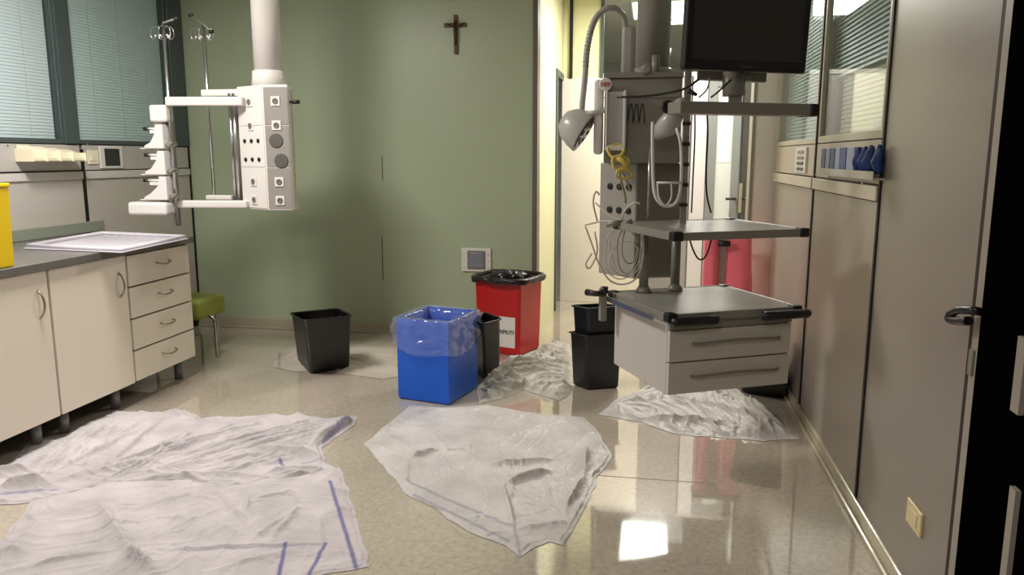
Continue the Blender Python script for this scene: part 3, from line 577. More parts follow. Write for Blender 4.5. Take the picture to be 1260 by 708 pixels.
def on_bin(a, z, off):
    P_ = lambda a_, z_: (Vector((*Qb[0], 0)).lerp(Vector((*Qb[1], 0)), a_)).lerp(Vector((*Qt[0], .55)).lerp(Vector((*Qt[1], .55)), a_), z_/.55)
    p = P_(a, z); x_ = (P_(a+.01, z)-p).normalized(); y_ = (P_(a, z+.01)-p).normalized(); n_ = x_.cross(y_).normalized(); return p+n_*off, x_, y_
m = MB(); vs_ = [m.b.verts.new(on_bin(a, z, o_)[0]) for o_ in (.001, .004) for a, z in ((.54, .06), (.90, .06), (.90, .29), (.54, .29))]
for f in [(3,2,1,0),(4,5,6,7),(0,1,5,4),(1,2,6,5),(2,3,7,6),(3,0,4,7)]: m.b.faces.new([vs_[i] for i in f])
lb = obj('label', m, PAPER, rb); lb['label'] = 'white paper label with black lettering'
c_, fu, tv = on_bin(.70, .175, .0055)
text('lettering', 'RIFIUTI', .040, c_, fu, tv, BLACKINK, lb, .2)

# ---------------- cloths ----------------
SHEET = cloth_material('white_cotton', (212, 207, 204), (136, 134, 158), .42, .45)
SHEETL = cloth_material('lilac_white_cotton', (208, 201, 203), (116, 114, 158))
RAG = cloth_material('cream_rag', (206, 202, 192), (120, 150, 130))
def sd(px, py, s):
    ax, ay, bx, by = s; dx, dy = bx-ax, by-ay; t = max(0, min(1, ((px-ax)*dx+(py-ay)*dy)/(dx*dx+dy*dy+1e-9))); return math.hypot(px-ax-dx*t, py-ay-dy*t), t
def cloth(name, outline, centre, m, label, amp=.012, fall=5, freq=4, base=.006, folds=(), stripes=(), seed=0, stretch=(1, 1), N=360, M=90, mound=0.0, edge=.0, cat='sheet'):
    P = [Vector(p) for p in outline]; n = len(P); per = [0]
    for i in range(n): per.append(per[-1]+(P[(i+1) % n]-P[i]).length)
    ring = []; j = 0
    for k in range(N):
        d = per[-1]*k/N
        while per[j+1] < d: j += 1
        t = (d-per[j])/(per[j+1]-per[j]); p = P[j].lerp(P[(j+1) % n], t)
        w_ = noise.noise(Vector((p.x*9, p.y*9, seed)))*.014+noise.noise(Vector((p.x*30, p.y*30, seed)))*.005
        c_ = Vector(centre); ring.append(p+(p-c_).normalized()*w_)
    c_ = Vector(centre); bm = bmesh.new(); vals = []; vv = []
    def hgt(x, y, r):
        q = Vector((x*stretch[0], y*stretch[1], seed*3.1)); wq = Vector((noise.noise(q*1.5), noise.noise(q*1.5+Vector((7, 3, 1))), 0))*.35
        n1 = noise.noise((q+wq)*freq); n2 = noise.noise((q+wq)*freq*2.3+Vector((5, 5, 5))); n3 = noise.noise(q*freq*5)
        h = amp*(max(0, 1-abs(n1)/.16)**1.5*1.0 + max(0, 1-abs(n2)/.2)**1.3*.5 + .8*max(0, n1) + .12*n3 + .2*max(0, 1-abs(noise.noise((q+wq*1.5)*freq*4.1))/.22))
        mxf = 0
        for f in folds:
            d_, t_ = sd(x, y, f[:4])
            if d_ < f[5]*4: mxf = max(mxf, f[4]*1.25*math.exp(-(d_/f[5])**1.25)*(min(1, 3*min(t_, 1-t_)+.25) if len(f) < 7 else f[6]+(f[7]-f[6])*t_))
        h += mxf*1.35
        h += mound*(max(0, 1-r*r))*(1+.9*noise.noise(q*2.2))
        return base*.5+h
    for i in range(M+1):
        r = i/M; row = []
        for k in range(N if i else 1):
            p = c_.lerp(ring[k], r); h = hgt(p.x, p.y, r); e = min(1, (1-r)*M/fall); e = e*e*(3-2*e); z = .0025 + max(.0005, h)*((.35 if fall < 9 else .08)+(.65 if fall < 9 else .92)*e) if r < 1 else .0022
            if r > .97: z = max(.0022, z*.6)
            row.append(bm.verts.new((p.x, p.y, z)))
            s_ = 0
            for st_ in stripes:
                d_, _ = sd(p.x, p.y, st_[:4])
                if d_ < st_[4]: s_ = max(s_, st_[5]*(1-(d_/st_[4])**4))
            vals.append(s_)
        vv.append(row)
    for k in range(N): bm.faces.new([vv[0][0], vv[1][k], vv[1][(k+1) % N]]).smooth = True
    for i in range(1, M):
        for k in range(N): bm.faces.new([vv[i][k], vv[i+1][k], vv[i+1][(k+1) % N], vv[i][(k+1) % N]]).smooth = True
    o = obj(name, bm, m); at = o.data.attributes.new('stripe', 'FLOAT', 'POINT'); at.data.foreach_set('value', vals)
    return tag(o, label, cat)
def seg(a, b, *r): return (*a, *b, *r)
cloth('bed_sheet', [(-1.384, 3.802), (-1.349, 4.200), (-1.082, 4.216), (-0.904, 4.293), (-0.622, 4.194), (-0.327, 4.175), (-0.237, 3.979), (-0.148, 3.667), (-0.155, 3.500), (-0.196, 3.359), (-0.206, 3.148), (-0.242, 2.927), (-0.281, 2.705), (-0.335, 2.721), (-0.392, 2.660), (-0.426, 2.588), (-0.496, 2.667), (-0.663, 2.748), (-0.865, 2.937), (-1.004, 3.041), (-1.140, 3.220), (-1.393, 3.569)],
      (-0.726, 3.439), SHEET, 'wrinkled white sheet spread flat in the middle of the floor before the blue bin', .0085, fall=5, freq=3.6, base=.004, N=620, M=140, seed=2,
      folds=[seg((-1.104, 3.393), (-0.985, 3.519), .022, .016), seg((-1.104, 3.393), (-1.025, 3.105), .012, .014), seg((-0.721, 3.380), (-0.396, 3.508), .016, .014), seg((-0.591, 3.182), (-0.409, 3.358), .028, .018), seg((-0.605, 3.179), (-0.481, 2.780), .016, .014), seg((-0.272, 3.711), (-0.256, 3.330), .018, .018), seg((-0.256, 3.330), (-0.304, 2.975), .02, .018), seg((-0.989, 3.518), (-0.802, 3.606), .008, .012), seg((-0.445, 4.073), (-0.598, 3.890), .01, .02), seg((-0.825, 3.526), (-0.906, 3.215), .006, .02), seg((-0.481, 2.780), (-0.278, 2.885), .01, .015)],
      stripes=[seg((-1.041, 3.155), (-0.487, 2.799), .011, .55), seg((-0.962, 3.023), (-0.491, 2.693), .011, .55), seg((-0.484, 2.800), (-0.427, 2.594), .008, .5)])
cloth('bed_sheet', [(-0.249, 4.232), (-0.151, 4.536), (-0.033, 4.758), (0.198, 4.943), (0.580, 4.937), (0.652, 4.710), (0.716, 4.489), (0.813, 4.029), (0.622, 3.971), (0.378, 3.976), (0.178, 3.989), (-0.002, 4.151)], (0.273, 4.367), SHEET,
      'crumpled white cloth on the floor below the grey drawers', .024, fall=14, freq=5, base=.012, seed=9, N=340, M=80, mound=.03, stretch=(1, .8), folds=[seg((-0.002, 4.178), (0.411, 4.131), .02, .02), seg((0.184, 4.470), (0.730, 4.149), .02, .025), seg((0.475, 4.883), (0.798, 4.062), .02, .02)])
cloth('cleaning_rag', [(-0.963, 4.314), (-1.047, 4.650), (-1.013, 4.921), (-0.980, 5.288), (-0.862, 5.401), (-0.775, 5.634), (-0.697, 5.966), (-0.584, 5.877), (-0.503, 5.372), (-0.435, 4.619), (-0.487, 4.445), (-0.605, 4.521), (-0.739, 4.634), (-0.853, 4.412)], (-0.727, 4.893), RAG,
      'heap of creased off-white rags on the floor before the red bin', .04, fall=26, freq=7, base=.02, seed=14, N=420, M=110, mound=.035, cat='cloth')
cloth('cleaning_rag', [(-2.558, 4.855), (-2.687, 5.198), (-2.700, 5.397), (-2.622, 5.517), (-2.318, 5.680), (-2.269, 5.951), (-2.103, 6.041), (-1.906, 5.867), (-1.628, 5.289), (-1.573, 4.822), (-1.702, 4.702), (-1.888, 4.747), (-2.143, 4.802), (-2.335, 4.769)], (-2.098, 5.206), cloth_material('grey_rag', (186, 178, 164), (110, 128, 120)),
      'dull grey-white cloth lying under and behind the lone black bin', .010, fall=18, freq=3.5, base=.006, seed=21, N=320, M=80, mound=.035, cat='cloth', stripes=[seg((-2.698, 5.245), (-2.464, 4.766), .012, .6)])
cloth('bed_sheet', [(-2.553, 2.694), (-2.425, 2.876), (-1.974, 3.045), (-1.521, 3.319), (-1.398, 3.251), (-1.281, 3.060), (-1.143, 2.804), (-0.942, 2.428), (-1.082, 2.354), (-1.225, 2.214), (-1.413, 1.911), (-1.913, 1.672), (-2.292, 1.840), (-2.397, 2.357)], (-1.764, 2.588), SHEETL,
      'large lilac-white sheet with blue stripes in the left foreground corner', .0085, fall=5, freq=3.6, base=.004, seed=33, N=620, M=150,
      folds=[seg((-2.204, 2.796), (-1.967, 2.485), .010, .03), seg((-2.264, 2.721), (-1.808, 2.327), .02, .03), seg((-1.875, 2.374), (-1.673, 2.249), .03, .022), seg((-2.355, 2.554), (-2.243, 2.193), .015, .04), seg((-1.849, 2.917), (-1.523, 2.630), .012, .012), seg((-1.653, 2.869), (-1.597, 2.747), .01, .012), seg((-1.415, 2.720), (-1.451, 2.524), .010, .014), seg((-1.384, 2.555), (-1.399, 2.835), .010, .014), seg((-2.128, 2.213), (-1.920, 2.366), .012, .02), seg((-1.786, 2.390), (-1.167, 2.549), .007, .008), seg((-1.623, 2.842), (-1.493, 2.954), .010, .012)],
      stripes=[seg((-1.380, 3.095), (-0.991, 2.414), .010, .9), seg((-1.315, 2.529), (-1.233, 2.306), .009, .95), seg((-1.164, 2.549), (-1.132, 2.323), .009, .95), seg((-1.734, 2.387), (-1.177, 2.534), .004, .4)])
drawn = []
random.seed(8)
src = [Vector((-2.658, 2.766)), Vector((-2.401, 2.845)), Vector((-2.221, 2.929)), Vector((-1.927, 3.035)), Vector((-1.698, 3.131))]
dst = [Vector(p) for p in ((-2.944, 3.501), (-2.890, 3.723), (-2.597, 3.775), (-2.340, 3.738), (-2.172, 3.768), (-1.975, 3.857), (-1.751, 3.842), (-1.618, 3.865), (-1.606, 3.614), (-1.603, 3.476), (-1.543, 3.378), (-1.478, 3.267))]
for k, d_ in enumerate(dst):
    for j in range(3):
        a_ = src[min(4, max(0, int(k/2.6)+random.choice((-1, 0, 0, 1))))]; t0 = random.uniform(0, .35); t1 = random.uniform(.6, 1.0); off_ = Vector((random.uniform(-.05, .05), random.uniform(-.06, .06)))
        p_, q_ = a_.lerp(d_, t0)+off_, a_.lerp(d_, t1)+off_; m_ = p_.lerp(q_, .5)+Vector((random.uniform(-.02, .02), random.uniform(-.02, .02)))
        hh = random.uniform(.010, .024); drawn += [(*p_, *m_, hh, .010, .2, 1), (*m_, *q_, hh, .010, 1, .3)]
cloth('bed_sheet', [(-3.018, 2.754), (-2.951, 2.948), (-3.019, 3.117), (-3.105, 3.291), (-2.983, 3.371), (-3.017, 3.592), (-3.002, 3.804), (-2.693, 3.843), (-2.438, 3.761), (-2.392, 3.825), (-2.213, 3.843), (-2.098, 3.905), (-1.894, 3.913), (-1.728, 3.900), (-1.582, 3.954), (-1.550, 3.824), (-1.577, 3.619), (-1.587, 3.479), (-1.510, 3.342), (-1.439, 3.196), (-1.526, 3.106), (-1.655, 3.047), (-1.799, 2.951), (-2.063, 2.993), (-2.293, 2.916), (-2.463, 2.750), (-2.591, 2.648), (-2.841, 2.580)], (-2.238, 3.331), SHEETL,
      'long lilac-white sheet gathered in drawn folds alongside the base cabinets', .009, fall=6, freq=3.8, base=.012, seed=41, N=700, M=140, stretch=(.55, 1.5),
      folds=drawn + [seg((-2.591, 2.829), (-2.167, 3.289), .018, .02), seg((-2.507, 2.979), (-2.149, 3.641), .016, .018), seg((-2.203, 3.080), (-1.729, 3.846), .018, .02), seg((-2.292, 2.971), (-1.812, 3.352), .014, .02), seg((-2.043, 3.157), (-1.590, 3.740), .012, .018), seg((-1.930, 3.331), (-1.534, 3.348), .03, .03), seg((-1.638, 3.437), (-1.575, 3.914), .03, .02), seg((-2.770, 2.754), (-2.591, 2.829), .035, .03), seg((-2.985, 2.848), (-2.765, 2.933), .03, .03), seg((-2.800, 3.073), (-2.880, 3.512), .014, .02), seg((-2.673, 3.367), (-2.703, 3.674), .016, .015), seg((-2.244, 2.961), (-1.672, 3.080), .018, .02), seg((-1.694, 3.122), (-1.454, 3.212), .016, .018), seg((-2.676, 3.818), (-2.378, 3.705), .02, .015), seg((-1.933, 3.892), (-1.873, 3.931), .035, .018)],
      stripes=[seg((-1.597, 3.522), (-1.586, 3.844), .010, .6), seg((-1.691, 3.239), (-1.630, 3.181), .010, .8), seg((-2.723, 2.704), (-2.517, 2.790), .012, .5), seg((-1.584, 3.248), (-1.502, 3.323), .008, .5)])
struct('trim_6', MB().box((-0.195, 3.350)[0], (0.333, 3.416)[0], (0.043, 3.383)[1]-.002, (0.043, 3.383)[1]+.002, 0, .0012), mat('floor_weld', (120, 108, 90), .4))

# ---------------- right ceiling pendant ----------------
rp_ = thing('supply_pendant', (-.04, 3.95, .85), 'grey ceiling supply column with shelves and drawers at the right of the room', 'medical pendant')
ang = math.radians(27); U = Vector((math.cos(ang), math.sin(ang), 0)); V = Vector((-math.sin(ang), math.cos(ang), 0)); Z = Vector((0, 0, 1))
obj('ceiling_tube', MB().cyl((0, 3.98, 1.86), (0, 3.98, ZC), .082, 36), PENDG, rp_)
obj('head_unit', MB().box(-.215, .135, 3.68, 4.08, 1.42, 1.805), MIDG, rp_, .008)
obj('head_lid', MB().box(-.22, .14, 3.672, 4.085, 1.805, 1.83).box(-.217, .137, 3.674, 3.68, 1.715, 1.722), MIDG, rp_, .004)
obj('tube_collar', MB().lathe((0, 3.98, 1.83), (0, 0, 1), [(0, .12), (.03, .11), (.05, .085)], 32), PENDG, rp_)
# lower column, faceted
ca = (-0.245, 3.950, 1.218)[:2]; cb_ = (-0.063, 3.780, 1.230)[:2]; cc_ = (0.155, 3.860, 1.228)[:2]
colp = [ca, cb_, cc_, (cc_[0]+.02, 4.15), (ca[0]+.08, 4.15)]
obj('lower_column', MB().prism(colp, .86, 1.42), PENDG, rp_, .006)
FC = face_frame(ca, cb_); FD = face_frame(cb_, cc_)
plate_on(FD, .5, 1.14, FD[3]*.96, .54, .003, mat('column_shaded_face', (126, 122, 112), .4), rp_, 'face_panel')  # panel in darker grey, standing in for shade on the column's right facet
for z_, n3 in ((1.305, 3), (1.19, 3)):
    for k in range(n3):
        c = on_face(FC, .30+.26*k, z_, .001); obj('gas_outlet', MB().lathe(c, FC[2], [(0, .017), (.006, .016), (.0065, .011)], 16), BLACK, rp_)
for z_ in (1.0, .95): c = on_face(FD, .25, z_, .003); obj('socket', MB().lathe(c, FD[2], [(0, .014), (.004, .013)], 14), MIDG, rp_)
# handle frame on the head, plus wave mark
hf = obj('handle_frame', MB().box(-.205, -.195, 3.60, 3.675, 1.50, 1.745).box(-.125, -.112, 3.60, 3.675, 1.50, 1.745).box(-.205, -.112, 3.60, 3.675, 1.478, 1.50), OFFWHITE, rp_, .004)
obj('inset', MB().box(-.195, -.125, 3.612, 3.67, 1.50, 1.74), LAMPGREY, hf)
wv = MB(); wx = (-0.092, 3.680, 1.719)[0]; wz = 1.615
for k in range(3):
    x_ = wx+k*.026; wv.tube(smooth_path([(x_-.012, 3.677, wz), (x_-.008, 3.677, wz+.05), (x_, 3.677, wz+.075), (x_+.006, 3.677, wz+.04), (x_+.010, 3.677, wz-.01)], 4), .003, 5)
obj('wave_mark', wv, mat('green_grey_ink', (62, 70, 60), .5), rp_)
# white side box with red lettering
sb = obj('side_box', MB().box(-.262, -.222, 3.66, 3.76, 1.46, 1.80), WHITE, rp_, .015)
sb['label'] = 'white side housing with a red lettered badge'
bc = (-0.215, 3.655, 1.776)
obj('badge', MB().lathe((bc[0]+.006, 3.662, bc[2]), (0, -1, 0), [(0, .030), (.007, .030), (.009, .026)], 28), OFFWHITE, sb)
text('lettering', 'HEP', .026, (bc[0]+.006, 3.651, bc[2]-.001), (1, 0, 0), (0, 0, 1), REDINK, sb)
# lamp upright plate
obj('lamp_mount', MB().obox((-0.145, 3.750, 1.806), (.062, 0, 0), (0, .05, 0), (0, 0, .245)), LAMPGREY, rp_, .02, 4)
obj('socket_knob', MB().lathe((-0.026, 3.660, 1.841), (0, -1, 0), [(0, .024), (.02, .024), (.03, .015)], 18), MIDG, rp_)
obj('small_post', MB().cyl((0.015, 3.700, 1.809), (0.012, 3.700, 1.906), .018, 16), MIDG, rp_)
# examination lamp on gooseneck
gl = thing('examination_lamp', (-0.331, 3.680, 1.461), 'grey examination lamp hanging from a curved gooseneck left of the right pendant', 'lamp')
path = smooth_path([(-0.129, 3.770, 2.034), (-0.137, 3.750, 2.082), (-0.166, 3.720, 2.113), (-0.209, 3.700, 2.118), (-0.257, 3.700, 2.084), (-0.285, 3.700, 2.020), (-0.302, 3.700, 1.924), (-0.308, 3.700, 1.815), (-0.318, 3.700, 1.704), (-0.321, 3.700, 1.649)], 6)
obj('gooseneck', MB().tube(path, .0135, 14), LAMPGREY, gl)
m = MB(); 
for i in range(14, 40, 1): 
    p = path[i]; q = path[i+1]; m.tube([p, p.lerp(q, .45)], .0155, 12)
obj('flex_rings', m, LAMPGREY, gl)
ax = Vector((.84, -.08, -.52)).normalized(); hc = Vector((-0.339, 3.700, 1.582))
hd = obj('lamp_head', MB().lathe(hc, ax, [(-.085, .03), (-.08, .045), (-.05, .075), (0, .094), (.035, .1), (.04, .1)], 32), LAMPGREY, gl)
obj('reflector', MB().lathe(hc+ax*.038, ax, [(0, .088), (.004, .088), (.006, .08)], 32), mat('dark_lamp_glass', (58, 60, 58), .1), gl)
m = MB()
up_ = ax.orthogonal().normalized(); si_ = ax.cross(up_)
for k in range(8):
    a_ = k*PI/4; m.lathe(hc+ax*.044+(up_*math.cos(a_)+si_*math.sin(a_))*.052, ax, [(0, .013), (.003, .012), (.004, .008)], 10)
obj('lens', m, mat('lens_grey', (120, 122, 118), .12), gl)
obj('handle', MB().tube([(-0.295, 3.660, 1.646), (-0.245, 3.640, 1.652), (-0.201, 3.660, 1.664)], .012, 10), LAMPGREY, gl)
# shelves
def shelf(near, z, wd, dp, parent, name, caps=True, th=.032):
    o_ = Vector((*near, z-th)); sh = obj(name, MB().obox(o_+U*.01+V*.01, U*(wd-.02), V*(dp-.02), Z*(th-.002)), mat('shelf_top_grey', (158, 157, 150), .25, 0, var=.05, scale=5), parent, .003)
    e = MB().obox(o_, U*wd, V*.012, Z*th).obox(o_+V*(dp-.012), U*wd, V*.012, Z*th).obox(o_+V*.012, U*.012, V*(dp-.024), Z*th).obox(o_+V*.012+U*(wd-.012), U*.012, V*(dp-.024), Z*th)
    obj('edge_rail', e, MIDG, sh, .003)
    if caps:
        for (a, b, la, lb_) in ((-.006, -.006, .045, .045), (wd-.039, -.006, .045, .045), (-.006, dp-.039, .045, .045), (wd-.039, dp-.039, .045, .045)):
            obj('corner_cap', MB().obox(o_+U*a+V*b-Z*.002, U*la, V*lb_, Z*(th+.006)), BLACK, sh, .008, 3)
    return sh
N1 = (.09, 3.02); N2 = (.10, 2.98); N3 = (.105, 2.98)
s1 = shelf(N1, .84, .61, .57, rp_, 'lower_shelf')
s2 = shelf(N2, 1.165, .60, .55, rp_, 'upper_shelf')
o3 = Vector((*N3, (0.106, 2.980, 1.653)[2]-.045)); s3 = obj('top_rail_arm', MB().obox(o3, U*.57, V*.10, Z*.045), MIDG, rp_, .004)
obj('end_cap', MB().obox(o3+U*.57-V*.003-Z*.002, U*.045, V*.106, Z*.049), BLACK, s3, .012, 3)
# drawer box
o_ = Vector((*N1, .50))+U*.02+V*.022
dbx = obj('drawer_box', MB().obox(o_+V*.022, U*.565, V*.50, Z*.305), mat('drawer_side_grey', (196, 190, 182), .4, var=.02), rp_, .004)
for k in range(2):
    d0 = o_+Z*(.004+k*.135) + (Z*.0); dr = obj('drawer', MB().obox(d0, U*.565, V*.02, Z*(.129 if k == 0 else .127)), mat('drawer_front_grey', (200, 196, 186), .4, var=.02), dbx, .003)
    z_ = d0.z+.075; pts = [o_+U*a-V*b+Z*(z_-o_.z+c) for a, b, c in ((.10, -.0, -.004), (.12, .014, -.004), (.2, .02, .001), (.3, .022, .004), (.4, .02, .001), (.49, .014, -.004), (.51, 0, -.004))]
    obj('handle', MB().tube(smooth_path(pts, 4), .006, 8), mat('handle_grey', (132, 126, 114), .4), dr)
obj('rail_strip', MB().obox(o_+Z*.27, U*.565, V*.02, Z*.035), MIDG, dbx)
for a0, a1 in ((.0, .20), (.41, .63)):
    p = Vector((*N1, .815)); g = MB().tube([p+U*a0-V*.022, p+U*(a0+.012)-V*.03, p+U*(a1-.01)-V*.03, p+U*a1-V*.022], [.015, .019, .019, .015], 14)
    obj('push_grip', g, BLACK, s1, 0)
    obj('grip_bracket', MB().obox(p+U*(a0+.02)-V*.025-Z*.014, U*.03, V*.03, Z*.028).obox(p+U*(a1-.05)-V*.025-Z*.014, U*.03, V*.03, Z*.028), BLACK, s1, .003)
# side clamp at the left corner
p = Vector((*N1, .84))+V*.52
obj('side_rail', MB().obox(Vector((*N1, .80))+V*.08-U*.03, U*.008, V*.46, Z*.025), CHROME, s1, .002)
obj('clamp', MB().obox(p-U*.06-Z*.13, U*.03, V*.03, Z*.15), MIDG, s1, .004)
obj('clamp_lever', MB().tube([p-U*.045, p-U*.085+V*.0, p-U*.11+V*.05], [.014, .013, .016], 12), BLACK, s1)
obj('clamp_knob', MB().cyl(p-U*.045-Z*.0, p-U*.045+Z*.03, .017, 14), BLACK, s1)
# posts between the shelves
for a_, b_ in ((.14, .50), (.30, .50)):
    q = Vector((*N1, 0))+U*a_+V*b_; po = obj('post', MB().cyl((q.x, q.y, .84), (q.x, q.y, 1.135), .021, 18), MIDG, rp_)
    obj('foot', MB().lathe((q.x, q.y, .84), (0, 0, 1), [(0, .036), (.012, .033), (.03, .022)], 18), MIDG, po)
for a_, r_, m_ in ((.30, .016, MIDG),):
    q = Vector((0.147, 3.400, 1.426)); obj('mast', MB().box(q.x-.014, q.x+.014, 3.39, 3.42, 1.165, 2.10), MIDG, rp_, .003)
for k in range(5): obj('mast_clip', MB().box((0.147, 3.400, 1.426)[0]-.017, (0.147, 3.400, 1.426)[0]+.017, 3.386, 3.39, 1.24+k*.085, 1.255+k*.085), BLACK, rp_)
obj('thin_rod', MB().cyl((-0.001, 3.500, 1.489), (-0.003, 3.500, 1.182), .005, 8), CHROME, rp_)
obj('swivel_joint', MB().lathe((0.122, 3.420, 1.663), (0, -1, 0), [(-.05, .03), (.03, .032), (.04, .02)], 20).tube([(0.123, 3.450, 1.665), (0.073, 3.500, 1.583), (0.025, 3.550, 1.550)], [.03, .05, .03], 14), LAMPGREY, rp_)
obj('joint_cap', MB().lathe((0.068, 3.400, 1.656), (.3, -1, .2), [(0, .03), (.012, .026)], 16), mat('maroon_dark', (50, 30, 32), .4), rp_)
# white looped bottle holder
y_ = 3.36
bh = thing('bottle_holder', (0.081, 3.360, 1.249), 'white looped wire holder hanging below the pendant joint', 'holder')
m = MB().tube(smooth_path([(0.006, 3.380, 1.595), (0.010, 3.360, 1.460), (0.021, 3.360, 1.307), (0.047, 3.360, 1.256), (0.081, 3.360, 1.242), (0.117, 3.360, 1.263), (0.132, 3.360, 1.342), (0.126, 3.360, 1.494), (0.107, 3.380, 1.568)], 6), .007, 8); obj('outer_loop', m, WHITE, bh)
m = MB().tube(smooth_path([(0.034, 3.340, 1.338), (0.042, 3.340, 1.281), (0.070, 3.340, 1.247), (0.093, 3.340, 1.281), (0.091, 3.340, 1.339)], 5), .004, 8).tube([(0.030, 3.340, 1.342), (0.131, 3.340, 1.342)], .005, 8); obj('inner_loop', m, WHITE, bh)

# ---------------- monitor ----------------
mo = thing('monitor', (0.348, 3.200, 1.755), 'black flat monitor mounted on the pendant at the top right, switched off', 'monitor')
bl = Vector((0.116, 3.130, 1.782)); br_ = Vector((0.597, 3.300, 1.773)); tr_ = Vector((0.613, 3.300, 2.063)); upv = Vector((.012, -.03, 1)).normalized(); uu = (br_-bl); wd = uu.length; uu.normalize()
upv = (upv-uu*upv.dot(uu)).normalized(); nn = uu.cross(upv); hgt_ = .40
obj('casing', MB().obox(bl, uu*wd, -nn*.045, upv*hgt_), BLACK, mo, .012, 4)
obj('screen', MB().obox(bl+uu*.03+upv*.04+nn*.0005, uu*(wd-.06), nn*.001, upv*(hgt_-.07)), SCREEN, mo)
obj('brand_mark', MB().obox(bl+uu*(wd*.46)+upv*.014+nn*.0005, uu*.045, nn*.001, upv*.006), mat('faint_grey_print', (74, 76, 72), .4), mo)
obj('bracket', MB().obox(Vector((0.179, 3.300, 1.758)), uu*.30, (0, .05, 0), (0, 0, .05)), MIDG, mo, .004)
obj('neck', MB().cyl((0.328, 3.330, 1.694), (0.323, 3.330, 1.790), .045, 20).obox((0.282, 3.310, 1.751), (.11, 0, 0), (0, .06, 0), (0, 0, .02)), MIDG, mo)
obj('mount_stem', MB().box((0.308, 3.330, 1.694)[0], (0.308, 3.330, 1.694)[0]+.05, 3.31, 3.35, s3 and (0.106, 2.980, 1.653)[2], (0.304, 3.330, 1.784)[2]), MIDG, mo)
obj('webcam', MB().cyl((0.143, 3.250, 1.710), (0.178, 3.250, 1.693), .012, 10, .006), BLACK, mo)

# ---------------- cables and tubes ----------------
def cable(pts, r, m, label, name='cable', n=6): return tag(obj(name, MB().tube(smooth_path(pts, n), r, 7), m), label, 'cable')
cable([(0.232, 3.450, 1.647), (0.243, 3.500, 1.547), (0.243, 3.500, 1.391), (0.250, 3.500, 1.285), (0.271, 3.500, 1.207)], .004, BLACK, 'wavy black cable hanging between the top and upper shelves of the right pendant')
cable([(0.182, 3.450, 1.648), (0.189, 3.500, 1.530), (0.188, 3.500, 1.373), (0.187, 3.500, 1.206)], .0035, BLACK, 'thin black cable hanging beside the pendant mast')
cable([(0.175, 3.550, 1.129), (0.202, 3.600, 1.040), (0.233, 3.600, 0.988), (0.262, 3.600, 1.000), (0.281, 3.600, 1.060), (0.284, 3.580, 1.117)], .004, BLACK, 'black cable loop drooping under the upper shelf of the pendant')
cable([(-0.144, 3.400, 1.699), (-0.007, 3.350, 1.700), (0.122, 3.300, 1.720), (0.185, 3.300, 1.758)], .005, BLACK, 'dark cable running from the pendant head towards the monitor')
cable([(0.236, 3.300, 1.687), (0.265, 3.280, 1.710), (0.310, 3.280, 1.754)], .004, BLACK, 'short dark cable bent up to the back of the monitor')
cable([(0.188, 3.300, 1.687), (0.217, 3.280, 1.717), (0.228, 3.280, 1.765)], .0035, MIDG, 'thin grey cable behind the lower edge of the monitor')
cb = thing('coiled_leads', (-0.092, 3.500, 0.878), 'tangle of pale coiled leads hanging from the left corner of the upper shelf', 'cable')
random.seed(4)
for k, (ux, vy, rx, ry, yy) in enumerate(((768, 305, 16, 28, 3.5), (772, 308, 12, 26, 3.48), (765, 312, 20, 30, 3.52), (775, 300, 9, 22, 3.46), (770, 318, 17, 20, 3.5))):
    x0_, _, z0_ = (-0.096, 3.500, 1.034); px = .00398
    cxk = x0_+(ux-770)*px; czk = z0_-(vy-308)*px; pts = []
    for j in range(26):
        a_ = 2*PI*j/26; pts.append((cxk+math.cos(a_)*rx*px*(1+.08*math.sin(3*a_+k)), yy+.01*math.sin(2*a_+k), czk+math.sin(a_)*ry*px))
    obj('lead_loop', MB().tube(pts, .0028, 6, True), CABLEW if k % 2 == 0 else MIDG, cb)
for pts in ([(-0.281, 3.500, 1.141), (-0.250, 3.500, 1.061), (-0.215, 3.500, 0.968), (-0.166, 3.500, 0.895), (-0.100, 3.500, 0.878), (-0.039, 3.500, 0.917), (-0.016, 3.480, 1.031), (-0.026, 3.460, 1.142)],
            [(-0.228, 3.520, 1.163), (-0.246, 3.500, 1.244), (-0.236, 3.500, 1.295), (-0.218, 3.500, 1.281)], [(-0.281, 3.500, 1.145), (-0.189, 3.480, 1.166), (-0.115, 3.440, 1.160), (-0.044, 3.420, 1.159)],
            [(-0.116, 3.440, 1.178), (-0.098, 3.420, 1.222), (-0.064, 3.400, 1.252), (-0.036, 3.400, 1.249)], [(-0.235, 3.500, 1.245), (-0.201, 3.480, 1.217), (-0.152, 3.460, 1.183), (-0.098, 3.440, 1.171)],
            [(-0.237, 3.500, 1.116), (-0.224, 3.500, 1.024), (-0.256, 3.500, 0.949), (-0.275, 3.500, 0.967), (-0.249, 3.500, 1.016)]):
    obj('lead', MB().tube(smooth_path(pts, 5), .0042, 7), CABLEW, cb)
obj('plug_end', MB().cyl((-0.182, 3.420, 1.153), (-0.118, 3.420, 1.165), .012, 10).cyl((-0.111, 3.420, 1.158), (-0.069, 3.420, 1.173), .011, 10), MIDG, cb)
yt = thing('yellow_tubing', (-0.135, 3.600, 1.314), 'knotted yellow hoses hanging on the front of the right pendant', 'hose')
for k, (u_, v_) in enumerate([(-0.154, 3.600, 1.476)[::2], (-0.134, 3.600, 1.424)[::2], (-0.115, 3.600, 1.373)[::2]]):
    pts = [(u_+math.cos(a_)*.036*(1+.12*math.sin(3*a_+k)), 3.60+.012*math.sin(a_+k)-.012*k, v_+math.sin(a_)*(.03 if k < 2 else .022)) for a_ in [2*PI*j/18 for j in range(18)]]
    obj('hose_loop', MB().tube(pts, .0075 if k < 2 else .006, 8, True), YTUBE, yt)
